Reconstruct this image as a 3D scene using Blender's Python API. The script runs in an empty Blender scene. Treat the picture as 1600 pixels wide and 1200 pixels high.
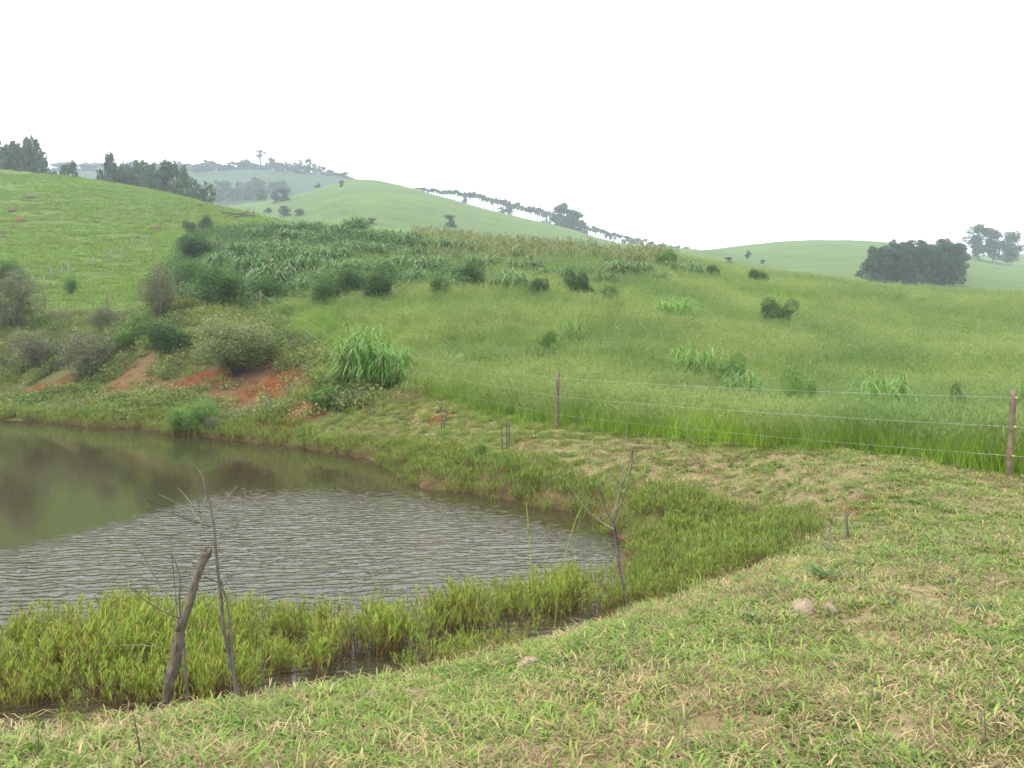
import bpy, math, random
import numpy as np
from mathutils import Vector

random.seed(7)
rng = np.random.default_rng(11)
scene = bpy.context.scene
col = scene.collection
R = math.radians

# ------------------------------------------------------------------ camera
FPX, CX, CY, PITCH, CAMZ = 1250.0, 800.0, 600.0, R(2.29), 3.0
cam_d = bpy.data.cameras.new('camera')
cam_d.sensor_width = 36.0
cam_d.lens = 36.0 * FPX / 1600.0
cam_d.clip_start = 0.05
cam_d.clip_end = 6000.0
cam = bpy.data.objects.new('camera', cam_d)
cam.location = (0, 0, CAMZ)
cam.rotation_euler = (R(90) - PITCH, 0, 0)
col.objects.link(cam)
scene.camera = cam

# ------------------------------------------------------------------ world, sun, exposure
SUN_EL, SUN_AZ = R(58), R(-118)          # azimuth measured from +Y towards +X
w = bpy.data.worlds.new("World")
scene.world = w
w.use_nodes = True
nt = w.node_tree
nt.nodes.clear()
out = nt.nodes.new('ShaderNodeOutputWorld')
bg = nt.nodes.new('ShaderNodeBackground')
sky = nt.nodes.new('ShaderNodeTexSky')
sky.sky_type = 'NISHITA'
sky.sun_disc = False
sky.sun_elevation = SUN_EL
sky.sun_rotation = SUN_AZ
sky.dust_density = 4.0
tc = nt.nodes.new('ShaderNodeTexCoord')
mp = nt.nodes.new('ShaderNodeMapping')
mp.inputs['Scale'].default_value = (1, 1, 2.5)
nz = nt.nodes.new('ShaderNodeTexNoise')
nz.inputs['Scale'].default_value = 1.3
nz.inputs['Detail'].default_value = 4
mr = nt.nodes.new('ShaderNodeMapRange')
mr.inputs['From Min'].default_value = 0.3
mr.inputs['From Max'].default_value = 0.6
mr.inputs['To Min'].default_value = 0.86
mr.inputs['To Max'].default_value = 1.0
mx = nt.nodes.new('ShaderNodeMix')
mx.data_type = 'RGBA'
L = nt.links.new
L(tc.outputs['Generated'], mp.inputs['Vector'])
L(mp.outputs['Vector'], nz.inputs['Vector'])
L(nz.outputs['Fac'], mr.inputs['Value'])
L(mr.outputs['Result'], mx.inputs['Factor'])
L(sky.outputs['Color'], mx.inputs['A'])
mx.inputs['B'].default_value = (9.8, 10.0, 10.3, 1)      # cloud white, overcast
L(mx.outputs['Result'], bg.inputs['Color'])
bg.inputs['Strength'].default_value = 0.11
L(bg.outputs['Background'], out.inputs['Surface'])

sun_d = bpy.data.lights.new('sun', 'SUN')
sun_d.energy = 1.5
sun_d.angle = R(12)
sun_d.color = (1.0, 0.96, 0.88)
sun = bpy.data.objects.new('sun', sun_d)
sd_ = Vector((math.sin(SUN_AZ) * math.cos(SUN_EL), math.cos(SUN_AZ) * math.cos(SUN_EL), math.sin(SUN_EL)))
sun.rotation_euler = sd_.to_track_quat('Z', 'Y').to_euler()
sun.location = (0, 0, 60)
col.objects.link(sun)

scene.view_settings.view_transform = 'Standard'
scene.view_settings.look = 'None'
scene.view_settings.gamma = 1.0
scene.view_settings.exposure = 1.14
scene.view_settings.use_curve_mapping = False
cy = scene.cycles
cy.max_bounces = 6
cy.diffuse_bounces = 3
cy.glossy_bounces = 3
cy.transmission_bounces = 3
cy.volume_bounces = 1
cy.transparent_max_bounces = 4
cy.use_fast_gi = False
cy.use_denoising = True

# ------------------------------------------------------------------ numeric helpers
def smooth(a, b, x):
    t = np.clip((x - a) / (b - a), 0, 1)
    return t * t * (3 - 2 * t)

def _hash(ix, iy, seed):
    h = (ix.astype(np.int64) * 374761393 + iy.astype(np.int64) * 668265263 + seed * 974634777) & 0xFFFFFFFF
    h = ((h ^ (h >> 13)) * 1274126177) & 0xFFFFFFFF
    return ((h ^ (h >> 16)) & 0xFFFF) / 65535.0

def vnoise(x, y, seed=0):
    x = np.asarray(x, float); y = np.asarray(y, float)
    ix, iy = np.floor(x), np.floor(y)
    fx, fy = x - ix, y - iy
    fx = fx * fx * (3 - 2 * fx); fy = fy * fy * (3 - 2 * fy)
    a = _hash(ix, iy, seed); b = _hash(ix + 1, iy, seed)
    c = _hash(ix, iy + 1, seed); d = _hash(ix + 1, iy + 1, seed)
    return (a * (1 - fx) + b * fx) * (1 - fy) + (c * (1 - fx) + d * fx) * fy

def fbm(x, y, oct=3, seed=0):
    s, a, n = 0, 1.0, 0
    for k in range(oct):
        s = s + a * vnoise(x * 2 ** k, y * 2 ** k, seed + k); n += a; a *= .5
    return s / n - .5

def ray(px, py):
    cx, cyy = (px - CX) / FPX, -(py - CY) / FPX
    c, s = math.cos(PITCH), math.sin(PITCH)
    return cx, c + cyy * s, -s + cyy * c          # x, y(forward), z

def P(px, py, D):
    x, y, z = ray(px, py)
    return np.array((x / y * D, D, CAMZ + z / y * D))

def PZ(px, py, z):
    x, y, zz = ray(px, py)
    k = (z - CAMZ) / zz
    return np.array((x * k, y * k, z))

# ------------------------------------------------------------------ terrain
ctrl = []
for px, py, z in [(800,1200,1.38),(0,1200,1.38),(400,1195,1.38),(1200,1200,1.4),(1600,1200,1.42),(-200,1190,1.36),
                  (300,1165,1.22),(100,1185,1.27),(560,1125,1.16),(760,1075,1.02),(980,975,.74),(1150,900,.8),
                  (1280,850,.82),(1330,805,.88),(1200,1000,1.2),(1400,900,1.14),(1600,950,1.24),(1500,800,1.05),(1600,759,1.0),
                  (1050,900,.14),(1100,850,.17),(1200,815,.35),(1100,780,.35),(1000,800,.2),(1100,740,.6),(1250,765,.85),
                  (1200,712,1.0),(1100,700,1.0),(1000,690,1.0),(870,675,1.0),(780,700,.62),(700,645,1.2),(620,615,1.6),(640,670,.8),
                  (370,687,.1),(300,678,.1),(170,668,.1),(0,657,.1),(470,697,.1),(520,705,.1),(600,720,.1),(660,762,.1),
                  (800,782,.1),(930,797,.1),(1740,760,1.0),(1740,1000,1.3)]:
    p = PZ(px, py, z); ctrl.append((p[0], p[1], z))
for px, py, D in [(548,592,31.3),(385,575,36),(300,600,35.5),(150,600,40),(0,600,42.5),(150,530,45),(0,520,48),(285,475,46),
                  (408,497,45),(480,600,30),(560,640,27),(430,640,31),(100,642,38),(-150,600,44),(-150,650,39),(-150,520,49)]:
    p = P(px, py, D); ctrl.append(tuple(p))
for px, lst in {1600: [(16,.9),(25,1.6),(50,4.0),(80,7.9),(110,8.3)],
                1760: [(14,.9),(25,1.5),(50,3.7),(80,7.4),(110,8.0)],
                1300: [(20,1.0),(30,2.0),(55,5.5),(85,9.6),(115,10.3)],
                1000: [(22,1.2),(32,2.8),(60,8),(92,13.2),(125,14.2)],
                850: [(24,1.4),(35,3.6),(60,8.8),(95,14.2),(130,15.3)],
                700: [(28,1.8),(40,4.6),(65,9.5),(100,16.2),(140,17.3)],
                560: [(35,3.2),(50,6.5),(75,12),(105,18.5),(145,19.7)],
                450: [(45,5.2),(60,8.7),(80,13.2),(105,19),(150,20.2)],
                350: [(50,5.7),(70,10.5),(90,15),(110,19.3),(150,20.5)],
                235: [(52,5.5),(75,9.3),(100,16.2),(150,19)],
                100: [(55,5.6),(80,9.7),(150,16)], 0: [(58,5.7),(78,9.5),(150,15)], -180: [(60,6),(80,9.5),(150,15)]}.items():
    for D, z in lst:
        ctrl.append(((px - CX) / FPX * D, D, z))
for px, py, z in [(-300,1190,1.1),(-100,1172,1.1),(100,1152,1.1),(300,1120,1.05),(480,1090,1.0),(640,1062,.95),(760,1034,.9),(880,1004,.8)]:
    p = PZ(px, py, z); ctrl.append((p[0], p[1], z))
    p = P(px, py, p[1] + 1.0); ctrl.append((p[0], p[1], p[2] - .2))
for a in (-40, -25, -10, 5, 20, 35):
    ctrl.append((1.6 * math.sin(R(a)), 1.6 * math.cos(R(a)), 1.4))
ctrl = np.array(ctrl)
c_az = np.arctan2(ctrl[:, 0], ctrl[:, 1]); c_lr = np.log(np.hypot(ctrl[:, 0], ctrl[:, 1]))
def _tps(d2):
    return np.where(d2 > 1e-12, d2 * np.log(np.maximum(d2, 1e-12)) * .5, 0)
AZW = 1.6
_n = len(ctrl)
_A = np.zeros((_n + 3, _n + 3))
_A[:_n, :_n] = _tps(((c_az[:, None] - c_az) * AZW) ** 2 + (c_lr[:, None] - c_lr) ** 2) + np.eye(_n) * 2e-4
_A[:_n, _n:] = np.stack([np.ones(_n), c_az * AZW, c_lr], 1); _A[_n:, :_n] = _A[:_n, _n:].T
_W = np.linalg.solve(_A, np.concatenate([ctrl[:, 2], np.zeros(3)]))

def near_z(az, r):
    a = np.clip(az, -.70, .70).ravel(); l = np.log(np.clip(r, 1.3, 165)).ravel()
    o = np.empty_like(a)
    for i in range(0, len(a), 20000):
        aa, ll = a[i:i+20000, None], l[i:i+20000, None]
        o[i:i+20000] = _tps(((aa - c_az) * AZW) ** 2 + (ll - c_lr) ** 2) @ _W[:_n] + _W[_n] + aa[:, 0] * AZW * _W[_n+1] + ll[:, 0] * _W[_n+2]
    return np.clip(o, -.5, 26).reshape(np.shape(az))

HILLS = {   # crest points (px, py, depth), depth where the hill's face starts, start elevation
 'pasture': ([(-400,235,190),(-150,250,180),(0,265,172),(100,275,165),(180,288,160),(250,300,155),(330,320,147),(420,341,138),(520,368,132),(620,410,130),(900,520,130)], 66, .030),
 'mid': ([(100,380,400),(200,350,400),(340,322,410),(440,311,420),(520,286,425),(570,276,425),(640,292,425),(740,321,425),(860,350,420),(900,361,410),(940,376,400),(1000,388,370),(1080,390,330),(1130,393,310),(1190,410,280),(1250,440,260),(1400,520,250)], 135, .06),
 'rear': ([(-400,240,760),(0,262,720),(100,263,700),(300,266,690),(400,262,690),(500,270,690),(560,277,690),(640,300,690),(760,345,700),(900,420,700)], 300, .05),
 'row': ([(400,330,560),(560,290,560),(640,297,560),(740,325,555),(860,353,550),(920,367,545),(960,377,540),(1000,384,535),(1050,390,530),(1100,393,525),(1200,405,520),(1400,440,520)], 260, .04),
 'right': ([(900,440,470),(1000,412,470),(1090,393,465),(1160,384,460),(1250,375,455),(1370,377,445),(1450,388,440),(1500,399,435),(1600,418,430),(1760,440,430),(1950,450,430)], 105, .035)}
hill_tab = {}
for k, (pts, r0, e0) in HILLS.items():
    a, e, rr = [], [], []
    for px, py, D in pts:
        p = P(px, py, D); r_ = math.hypot(p[0], p[1])
        a.append(math.atan2(p[0], p[1])); e.append((p[2] - CAMZ) / r_); rr.append(r_)
    hill_tab[k] = (np.array(a), np.array(e), np.array(rr), r0, e0)

def hill_z(k, az, r):
    a, e, rr, r0, e0 = hill_tab[k]
    ec = np.interp(az, a, e); rc = np.interp(az, a, rr)
    ec = sum(np.interp(az + d, a, e) for d in (-.02, -.01, 0, .01, .02)) / 5
    t = np.clip((r - r0) / (rc - r0), 0, 1)
    s = np.sin(t * math.pi / 2)
    el = np.minimum(e0, ec * .8) + (ec - np.minimum(e0, ec * .8)) * s
    el = np.where(r > rc, ec - .45 * (r / rc - 1) - .6 * (r / rc - 1) ** 2, el)
    z = CAMZ + r * el
    return np.where(r < r0, -30, np.maximum(z, -20)), t

shore_px = [(-700,1250),(-300,1210),(-100,1175),(0,1150),(130,1138),(250,1114),(400,1098),(560,1076),(640,1060),(760,1032),(880,1002),(940,975),
            (965,935),(980,890),(985,848),(962,832),(948,815),(930,799),(870,795),(800,780),(740,768),(665,762),(640,742),(600,720),(520,706),(470,698),(400,691),
            (340,684),(280,679),(230,669),(170,668),(60,658),(0,657),(-150,655),(-400,654),(-700,655)]
shore = np.array([PZ(px, py, 0)[:2] for px, py in shore_px])

def poly_sd(x, y, poly):
    x = np.asarray(x, float); y = np.asarray(y, float); sh = x.shape
    x, y = x.ravel(), y.ravel()
    d = np.full(x.shape, 1e9); inside = np.zeros(x.shape, bool)
    n = len(poly)
    for i in range(n):
        x1, y1 = poly[i]; x2, y2 = poly[(i + 1) % n]
        dx, dy = x2 - x1, y2 - y1
        t = np.clip(((x - x1) * dx + (y - y1) * dy) / (dx * dx + dy * dy + 1e-12), 0, 1)
        d = np.minimum(d, (x - x1 - t * dx) ** 2 + (y - y1 - t * dy) ** 2)
        c = ((y1 > y) != (y2 > y)) & (x < dx * (y - y1) / (dy if dy else 1e-12) + x1)
        inside ^= c
    return np.where(inside, -np.sqrt(d), np.sqrt(d)).reshape(sh)

def shore_sd(x, y):
    return poly_sd(x, y, shore) + .22 * fbm(x * .9, y * .9, 3, 5)

def smax(a, b, k):
    h = np.clip(.5 + .5 * (a - b) / k, 0, 1)
    return b * (1 - h) + a * h + k * h * (1 - h)

def zfun(x, y, detail=True):
    x = np.asarray(x, float); y = np.asarray(y, float)
    az = np.arctan2(x, y); r = np.hypot(x, y)
    z = near_z(az, r)
    z = z * (1 - smooth(.9, 1.5, np.abs(az))) + 1.35 * smooth(.9, 1.5, np.abs(az))
    azc = np.clip(az, -.75, .75)
    far = smooth(.9, 1.5, np.abs(az))
    k = np.clip(.03 * r, .5, 9)
    for h in HILLS:
        hz, t = hill_z(h, azc, r)
        hz = hz * (1 - far) + np.minimum(hz, 1 + r * .02) * far
        z = np.where(r > 60, smax(hz, z, np.minimum(k, np.where(h == 'pasture', 1.2, 5.0))), z)
    if detail:
        z = z + fbm(x * .35, y * .35, 3, 3) * .22 * smooth(2, 30, r) + fbm(x * 1.7, y * 1.7, 2, 9) * .07 * (1 - smooth(20, 60, r)) \
            + fbm(x * .03, y * .03, 4, 21) * 3.0 * smooth(200, 420, r)
        past = smooth(75, 95, r) * (1 - smooth(-.16, -.1, az)) * (1 - smooth(190, 230, r))
        z = z + past * (.28 * np.abs(fbm(x * .25, y * .9, 3, 31)) * 2 + .15 * fbm(x * 1.1, y * 1.1, 2, 33))
    near = r < 120
    if np.any(near):
        s = np.full(r.shape, 9.0)
        s[near] = shore_sd(x[near], y[near]) if r.shape else shore_sd(x, y)
        z = np.where(near & (s > 0), np.maximum(np.minimum(z, (.035 + .5 * s)), .03 + .04 * np.minimum(s, 1)), z)
        z = np.where(near & (s <= 0), .03 - np.minimum(.9, -s * .45) , z)
    return z

_D = np.exp(np.linspace(math.log(1.6), math.log(1500), 1100))
def hit(px, py):
    x, y, z = ray(px, py)
    X, Z = x / y * _D, CAMZ + z / y * _D
    d = Z - zfun(X, _D)
    i = np.argmax(d < 0)
    if d[i] >= 0: i = len(_D) - 1
    f = d[i-1] / (d[i-1] - d[i]) if i and d[i] < 0 else 0
    D = _D[i-1] + (_D[i] - _D[i-1]) * f
    p = P(px, py, D)
    p[2] = float(zfun(p[0:1], p[1:2])[0])
    return p

def zat(x, y):
    return float(zfun(np.array([x]), np.array([y]))[0])

# ------------------------------------------------------------------ mesh helpers
def mesh_from(name, V, F, mats, mi=None, attrs=None, smooth_shade=False, smooth_mask=None):
    V = np.asarray(V, np.float32)
    me = bpy.data.meshes.new(name)
    me.vertices.add(len(V)); me.vertices.foreach_set('co', V.ravel())
    if isinstance(F, np.ndarray):
        n = F.shape[1]
        me.loops.add(F.size); me.loops.foreach_set('vertex_index', F.ravel().astype(np.int32))
        me.polygons.add(len(F)); me.polygons.foreach_set('loop_start', np.arange(0, F.size, n, dtype=np.int32))
        nf = len(F)
    else:
        nf = len(F)
        me.loops.add(sum(map(len, F))); me.loops.foreach_set('vertex_index', np.concatenate([np.asarray(f) for f in F]).astype(np.int32))
        me.polygons.add(nf); me.polygons.foreach_set('loop_start', np.cumsum([0] + [len(f) for f in F[:-1]]).astype(np.int32))
    if mi is not None:
        me.polygons.foreach_set('material_index', np.asarray(mi, np.int32))
    if smooth_shade:
        me.polygons.foreach_set('use_smooth', np.ones(nf, bool))
    for m in (mats if isinstance(mats, (list, tuple)) else [mats]):
        me.materials.append(m)
    for k, v in (attrs or {}).items():
        at = me.attributes.new(k, 'FLOAT', 'POINT'); at.data.foreach_set('value', np.asarray(v, np.float32))
    me.update(calc_edges=True)
    return me

class Geo:
    """collects quads with per-vertex 'ht' (0 base .. 1 tip) and 'tint'"""
    def __init__(s): s.V, s.F, s.h, s.t, s.m, s.n = [], [], [], [], [], 0
    def add(s, V, F, h, t, m=0):
        s.V.append(V); s.F.append(F + s.n); s.h.append(h); s.t.append(t); s.m.append(np.full(len(F), m)); s.n += len(V)
    def blades(s, base, heading, Ln, W, lean, curve, droop=.15, seg=3, tint=None, m=0, h0=0., h1=1., taper=.8, mid=0.):
        N = len(base)
        tint = rng.random(N) if tint is None else tint
        t = np.linspace(0, 1, seg + 1)
        hd = np.stack([np.cos(heading), np.sin(heading), np.zeros(N)], 1)
        sidev = np.stack([-np.sin(heading), np.cos(heading), np.zeros(N)], 1)
        hz = lean[:, None] * t + curve[:, None] * t * t
        vz = t[None] - (np.broadcast_to(droop, (N,))[:, None] + .35 * curve[:, None]) * t * t
        c = base[:, None] + hd[:, None] * (hz * Ln[:, None])[..., None] + np.array([0, 0, 1.]) * (vz * Ln[:, None])[..., None]
        ww = (1 - t) ** taper * (1 - mid) + mid * np.sin(np.pi * np.clip(t * .9 + .1, 0, 1)) + .04
        o = sidev[:, None] * (ww[None] * W[:, None] * .5)[..., None]
        V = np.stack([c - o, c + o], 2).reshape(-1, 3)
        k = np.arange(seg)
        f = np.stack([2*k, 2*k+1, 2*k+3, 2*k+2], 1)
        F = (f[None] + (np.arange(N) * 2 * (seg + 1))[:, None, None]).reshape(-1, 4)
        s.add(V, F, np.tile(np.repeat(h0 + (h1 - h0) * t, 2), N), np.repeat(tint, 2 * (seg + 1)), m)
    def leaves(s, pos, size, tint=None, ht=None, m=0, aspect=.5, updir=.3):
        N = len(pos)
        tint = rng.random(N) if tint is None else tint
        ht = np.full(N, .5) if ht is None else ht
        a = rng.normal(size=(N, 3)); a[:, 2] = a[:, 2] * .7 - .1; a /= np.linalg.norm(a, axis=1)[:, None] + 1e-9
        nn = rng.normal(size=(N, 3)); nn[:, 2] += updir * 2
        b = np.cross(a, nn); b /= np.linalg.norm(b, axis=1)[:, None] + 1e-9
        sz = np.broadcast_to(size, (N,))[:, None]
        V = np.stack([pos - a * sz * .5, pos + b * sz * aspect * .5 , pos + a * sz * .5, pos - b * sz * aspect * .5], 1).reshape(-1, 3)
        F = np.arange(N * 4).reshape(-1, 4)
        s.add(V, F, np.repeat(ht, 4), np.repeat(tint, 4), m)
    def tube(s, path, radii, sides=6, m=0, tint=.5, jitter=0., cap=True):
        path = np.asarray(path, float); n = len(path)
        radii = np.broadcast_to(radii, (n,)).astype(float)
        tg = np.gradient(path, axis=0); tg /= np.linalg.norm(tg, axis=1)[:, None] + 1e-12
        ref = np.array([0, 0, 1.]) if abs(tg[0][2]) < .9 else np.array([1., 0, 0])
        V = []
        u = np.cross(tg[0], ref); u /= np.linalg.norm(u)
        for i in range(n):
            u = u - tg[i] * (u @ tg[i]); u /= np.linalg.norm(u) + 1e-12
            v = np.cross(tg[i], u)
            for k in range(sides):
                a = 2 * math.pi * k / sides
                V.append(path[i] + (u * math.cos(a) + v * math.sin(a)) * radii[i] * (1 + jitter * (random.random() - .5)))
        F = [[i*sides+k, i*sides+(k+1) % sides, (i+1)*sides+(k+1) % sides, (i+1)*sides+k] for i in range(n-1) for k in range(sides)]
        if cap:
            V += [path[0] - tg[0] * radii[0] * .05, path[-1] + tg[-1] * radii[-1] * .3]
            c0, c1 = n * sides, n * sides + 1
            for k in range(0, sides, 2):
                F.append([c0, (k+2) % sides, k+1, k]); b_ = (n-1)*sides
                F.append([c1, b_+k, b_+k+1, b_+(k+2) % sides])
        nv = len(V)
        hts = np.repeat(np.linspace(0, 1, n), sides)
        if cap: hts = np.concatenate([hts, [0, 1]])
        s.add(np.array(V), np.array(F), hts, np.full(nv, tint), m)
    def mesh(s, name, mats, smooth_shade=False):
        return mesh_from(name, np.concatenate(s.V), np.concatenate(s.F), mats, np.concatenate(s.m),
                         {'ht': np.concatenate(s.h), 'tint': np.concatenate(s.t)}, smooth_shade)

def link(name, me, parent=None):
    o = bpy.data.objects.new(name, me); col.objects.link(o)
    if parent is not None: o.parent = parent
    return o
def tag(o, label, cat, group=None, kind=None):
    o['label'] = label; o['category'] = cat
    if group: o['group'] = group
    if kind: o['kind'] = kind
    return o
def thing(name, label, cat, loc=(0, 0, 0), rz=0, group=None, scale=None):
    o = bpy.data.objects.new(name, None); col.objects.link(o)
    o.location = loc; o.rotation_euler = (0, 0, rz); o.empty_display_size = .1
    if scale is not None: o.scale = scale
    return tag(o, label, cat, group)

# ------------------------------------------------------------------ materials
class M:
    def __init__(s, name):
        s.m = bpy.data.materials.new(name); s.m.use_nodes = True
        s.t = s.m.node_tree; s.t.nodes.clear()
        s.out = s.t.nodes.new('ShaderNodeOutputMaterial')
    def n(s, ty, **kw):
        x = s.t.nodes.new('ShaderNode' + ty)
        for k, v in kw.items(): setattr(x, k, v)
        return x
    def set(s, sock, v):
        if hasattr(v, 'is_linked') or isinstance(v, bpy.types.NodeSocket): s.t.links.new(v, sock)
        else:
            if isinstance(v, tuple) and len(v) == 3 and sock.type == 'RGBA': v = (*v, 1)
            sock.default_value = v
    def attr(s, name): return s.n('Attribute', attribute_name=name).outputs['Fac']
    def pos(s): return s.n('NewGeometry').outputs['Position']
    def noise(s, scale, detail=3, rough=.55, vec=None, stretch=None):
        v = vec if vec is not None else s.pos()
        if stretch:
            mp = s.n('Mapping'); s.set(mp.inputs['Vector'], v); mp.inputs['Scale'].default_value = stretch; v = mp.outputs['Vector']
        x = s.n('TexNoise'); s.set(x.inputs['Vector'], v); x.inputs['Scale'].default_value = scale
        x.inputs['Detail'].default_value = detail; x.inputs['Roughness'].default_value = rough
        return x.outputs['Fac']
    def mapr(s, v, a, b, c=0., d=1.):
        x = s.n('MapRange'); s.set(x.inputs['Value'], v)
        for k, q in zip(('From Min', 'From Max', 'To Min', 'To Max'), (a, b, c, d)): s.set(x.inputs[k], q)
        return x.outputs['Result']
    def math(s, op, a, b=0.):
        x = s.n('Math', operation=op); s.set(x.inputs[0], a); s.set(x.inputs[1], b); return x.outputs[0]
    def mix(s, f, a, b, blend='MIX'):
        x = s.n('Mix', data_type='RGBA', blend_type=blend); s.set(x.inputs['Factor'], f)
        s.set(x.inputs['A'], a); s.set(x.inputs['B'], b); return x.outputs['Result']
    def scale(s, c, f):
        x = s.n('Vector' 'Math', operation='SCALE'); s.set(x.inputs[0], c); s.set(x.inputs['Scale'], f); return x.outputs[0]
    def bump(s, h, strength=.5, dist=.05):
        x = s.n('Bump'); s.set(x.inputs['Height'], h); x.inputs['Strength'].default_value = strength; x.inputs['Distance'].default_value = dist
        return x.outputs['Normal']
    def bsdf(s, c, rough=.8, spec=.2, normal=None):
        x = s.n('BsdfPrincipled'); s.set(x.inputs['Base Color'], c); s.set(x.inputs['Roughness'], rough)
        x.inputs['Specular IOR Level'].default_value = spec
        if normal is not None: s.set(x.inputs['Normal'], normal)
        return x.outputs[0]
    def done(s, sh): s.t.links.new(sh, s.out.inputs['Surface']); return s.m

def leaf_mat(name, base, tip, alt, dry=None, dryfrac=0., ns=.25, transl=.35, var=.5, rough=.55, altlo=.42, althi=.62, spec=.25):
    """blade / leaf: base->tip along a blade, or upwards through a leaf crown, drifting to 'alt' by a world noise, each leaf a little different, some dry"""
    k = M(name)
    tint = k.attr('tint')
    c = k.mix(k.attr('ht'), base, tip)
    c = k.mix(k.mapr(k.noise(ns, 3), altlo, althi, 0, .85), c, alt)
    if dry is not None:
        c = k.mix(k.mapr(tint, 1 - dryfrac - .02, 1 - dryfrac + .02), c, dry)
    tv = k.math('FRACT', k.math('MULTIPLY', tint, 7.31))
    rnd = k.n('ObjectInfo').outputs['Random']
    f = k.math('MULTIPLY', k.mapr(tv, 0, 1, 1 - var * .6, 1 + var * .6), k.mapr(rnd, 0, 1, .85, 1.15))
    c = k.scale(c, f)
    a = k.bsdf(c, rough, spec)
    tr = k.n('BsdfTranslucent'); k.set(tr.inputs['Color'], k.scale(c, 1.15))
    mxs = k.n('MixShader'); mxs.inputs[0].default_value = transl
    k.t.links.new(a, mxs.inputs[1]); k.t.links.new(tr.outputs[0], mxs.inputs[2])
    return k.done(mxs.outputs[0])

def wood_mat(name, a, b, sc=30, stretch=(1, 1, .12)):
    k = M(name)
    v = k.n('TexCoord').outputs['Object']
    n1 = k.noise(sc, 4, .6, v, stretch); n2 = k.noise(sc * .25, 2, .5, v)
    c = k.mix(k.mapr(n1, .3, .7), a, b)
    c = k.scale(c, k.mapr(n2, .3, .7, .7, 1.25))
    return k.done(k.bsdf(c, .85, .15, k.bump(n1, .6, .01)))

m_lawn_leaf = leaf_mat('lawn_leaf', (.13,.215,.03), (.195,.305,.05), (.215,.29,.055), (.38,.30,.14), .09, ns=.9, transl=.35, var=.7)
m_straw = leaf_mat('dry_straw', (.29,.215,.105), (.37,.29,.15), (.23,.165,.08), ns=1.3, transl=.15, var=.9)
m_weed = leaf_mat('lawn_weed', (.06,.13,.03), (.10,.19,.045), (.08,.16,.04), ns=.9)
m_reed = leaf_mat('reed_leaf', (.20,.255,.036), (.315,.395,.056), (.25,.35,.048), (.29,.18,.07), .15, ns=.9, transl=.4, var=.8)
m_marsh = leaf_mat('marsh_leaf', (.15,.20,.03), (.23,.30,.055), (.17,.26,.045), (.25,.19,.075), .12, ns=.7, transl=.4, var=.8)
m_reed_stem = leaf_mat('reed_stem', (.16,.085,.04), (.26,.27,.06), (.20,.15,.05), ns=.6, transl=.1)
m_meadow = leaf_mat('meadow_blade', (.29,.47,.018), (.25,.38,.04), (.135,.25,.04), (.36,.33,.12), .08, ns=.13, transl=.45)
m_head = leaf_mat('meadow_seed_head', (.235,.31,.08), (.31,.36,.125), (.155,.245,.07), ns=.16, transl=.45, var=.6)
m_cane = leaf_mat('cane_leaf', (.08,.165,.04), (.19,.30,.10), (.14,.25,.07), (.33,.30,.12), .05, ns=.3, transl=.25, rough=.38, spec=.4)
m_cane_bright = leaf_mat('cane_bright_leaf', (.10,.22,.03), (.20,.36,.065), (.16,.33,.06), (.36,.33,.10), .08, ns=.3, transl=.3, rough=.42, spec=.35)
m_corn = leaf_mat('dry_maize', (.14,.20,.055), (.22,.27,.09), (.13,.21,.06), (.42,.33,.18), .20, ns=.15, transl=.3)
m_bank = leaf_mat('bank_weed_leaf', (.09,.16,.03), (.16,.25,.05), (.23,.26,.07), (.26,.19,.09), .12, ns=.35, transl=.3)
m_bank_grey = leaf_mat('bank_grey_twig', (.13,.11,.08), (.20,.18,.14), (.16,.16,.09), ns=.35, transl=.15)
m_bank_grass = leaf_mat('bank_grass_blade', (.14,.24,.03), (.23,.33,.06), (.29,.32,.08), (.36,.27,.13), .12, ns=.4, transl=.35)
m_past = leaf_mat('pasture_blade', (.16,.26,.034), (.225,.335,.058), (.155,.24,.044), (.24,.21,.10), .05, ns=.06, transl=.4, var=.4)
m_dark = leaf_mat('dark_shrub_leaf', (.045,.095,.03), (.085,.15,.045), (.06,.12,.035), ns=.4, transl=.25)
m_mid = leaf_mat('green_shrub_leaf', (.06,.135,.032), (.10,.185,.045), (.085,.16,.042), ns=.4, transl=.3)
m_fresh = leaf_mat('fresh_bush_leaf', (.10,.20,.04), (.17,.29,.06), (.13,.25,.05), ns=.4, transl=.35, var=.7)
m_olive = leaf_mat('olive_bush_leaf', (.17,.205,.08), (.26,.305,.12), (.215,.26,.095), ns=.8, transl=.3, var=.6)
m_grey = leaf_mat('grey_twig_leaf', (.13,.125,.075), (.19,.195,.115), (.14,.16,.075), ns=.6, transl=.2)
m_gum = leaf_mat('gum_tree_leaf', (.045,.08,.035), (.085,.125,.05), (.065,.10,.05), ns=.08, transl=.25)
m_far = leaf_mat('far_tree_leaf', (.05,.085,.04), (.08,.12,.055), (.07,.11,.05), ns=.03, transl=.25)
m_bark = wood_mat('grey_bark', (.17,.15,.125), (.30,.27,.23), 20)
m_bark_dark = wood_mat('dark_bark', (.085,.07,.06), (.17,.145,.13), 60)
m_twig_pale = wood_mat('pale_twig', (.20,.18,.12), (.29,.265,.18), 60)
m_stump = wood_mat('weathered_stump', (.06,.05,.038), (.22,.185,.14), 60, (1, 1, .10))
m_post = wood_mat('fence_post_wood', (.11,.08,.055), (.23,.175,.12), 35, (1, 1, .1))
m_post_pale = wood_mat('pale_fence_post', (.17,.17,.16), (.30,.30,.285), 30)
k = M('galvanised_wire'); x = k.n('BsdfPrincipled'); x.inputs['Base Color'].default_value = (.62,.64,.63,1); x.inputs['Metallic'].default_value = .55; x.inputs['Roughness'].default_value = .5; m_wire = k.done(x.outputs[0])
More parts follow.
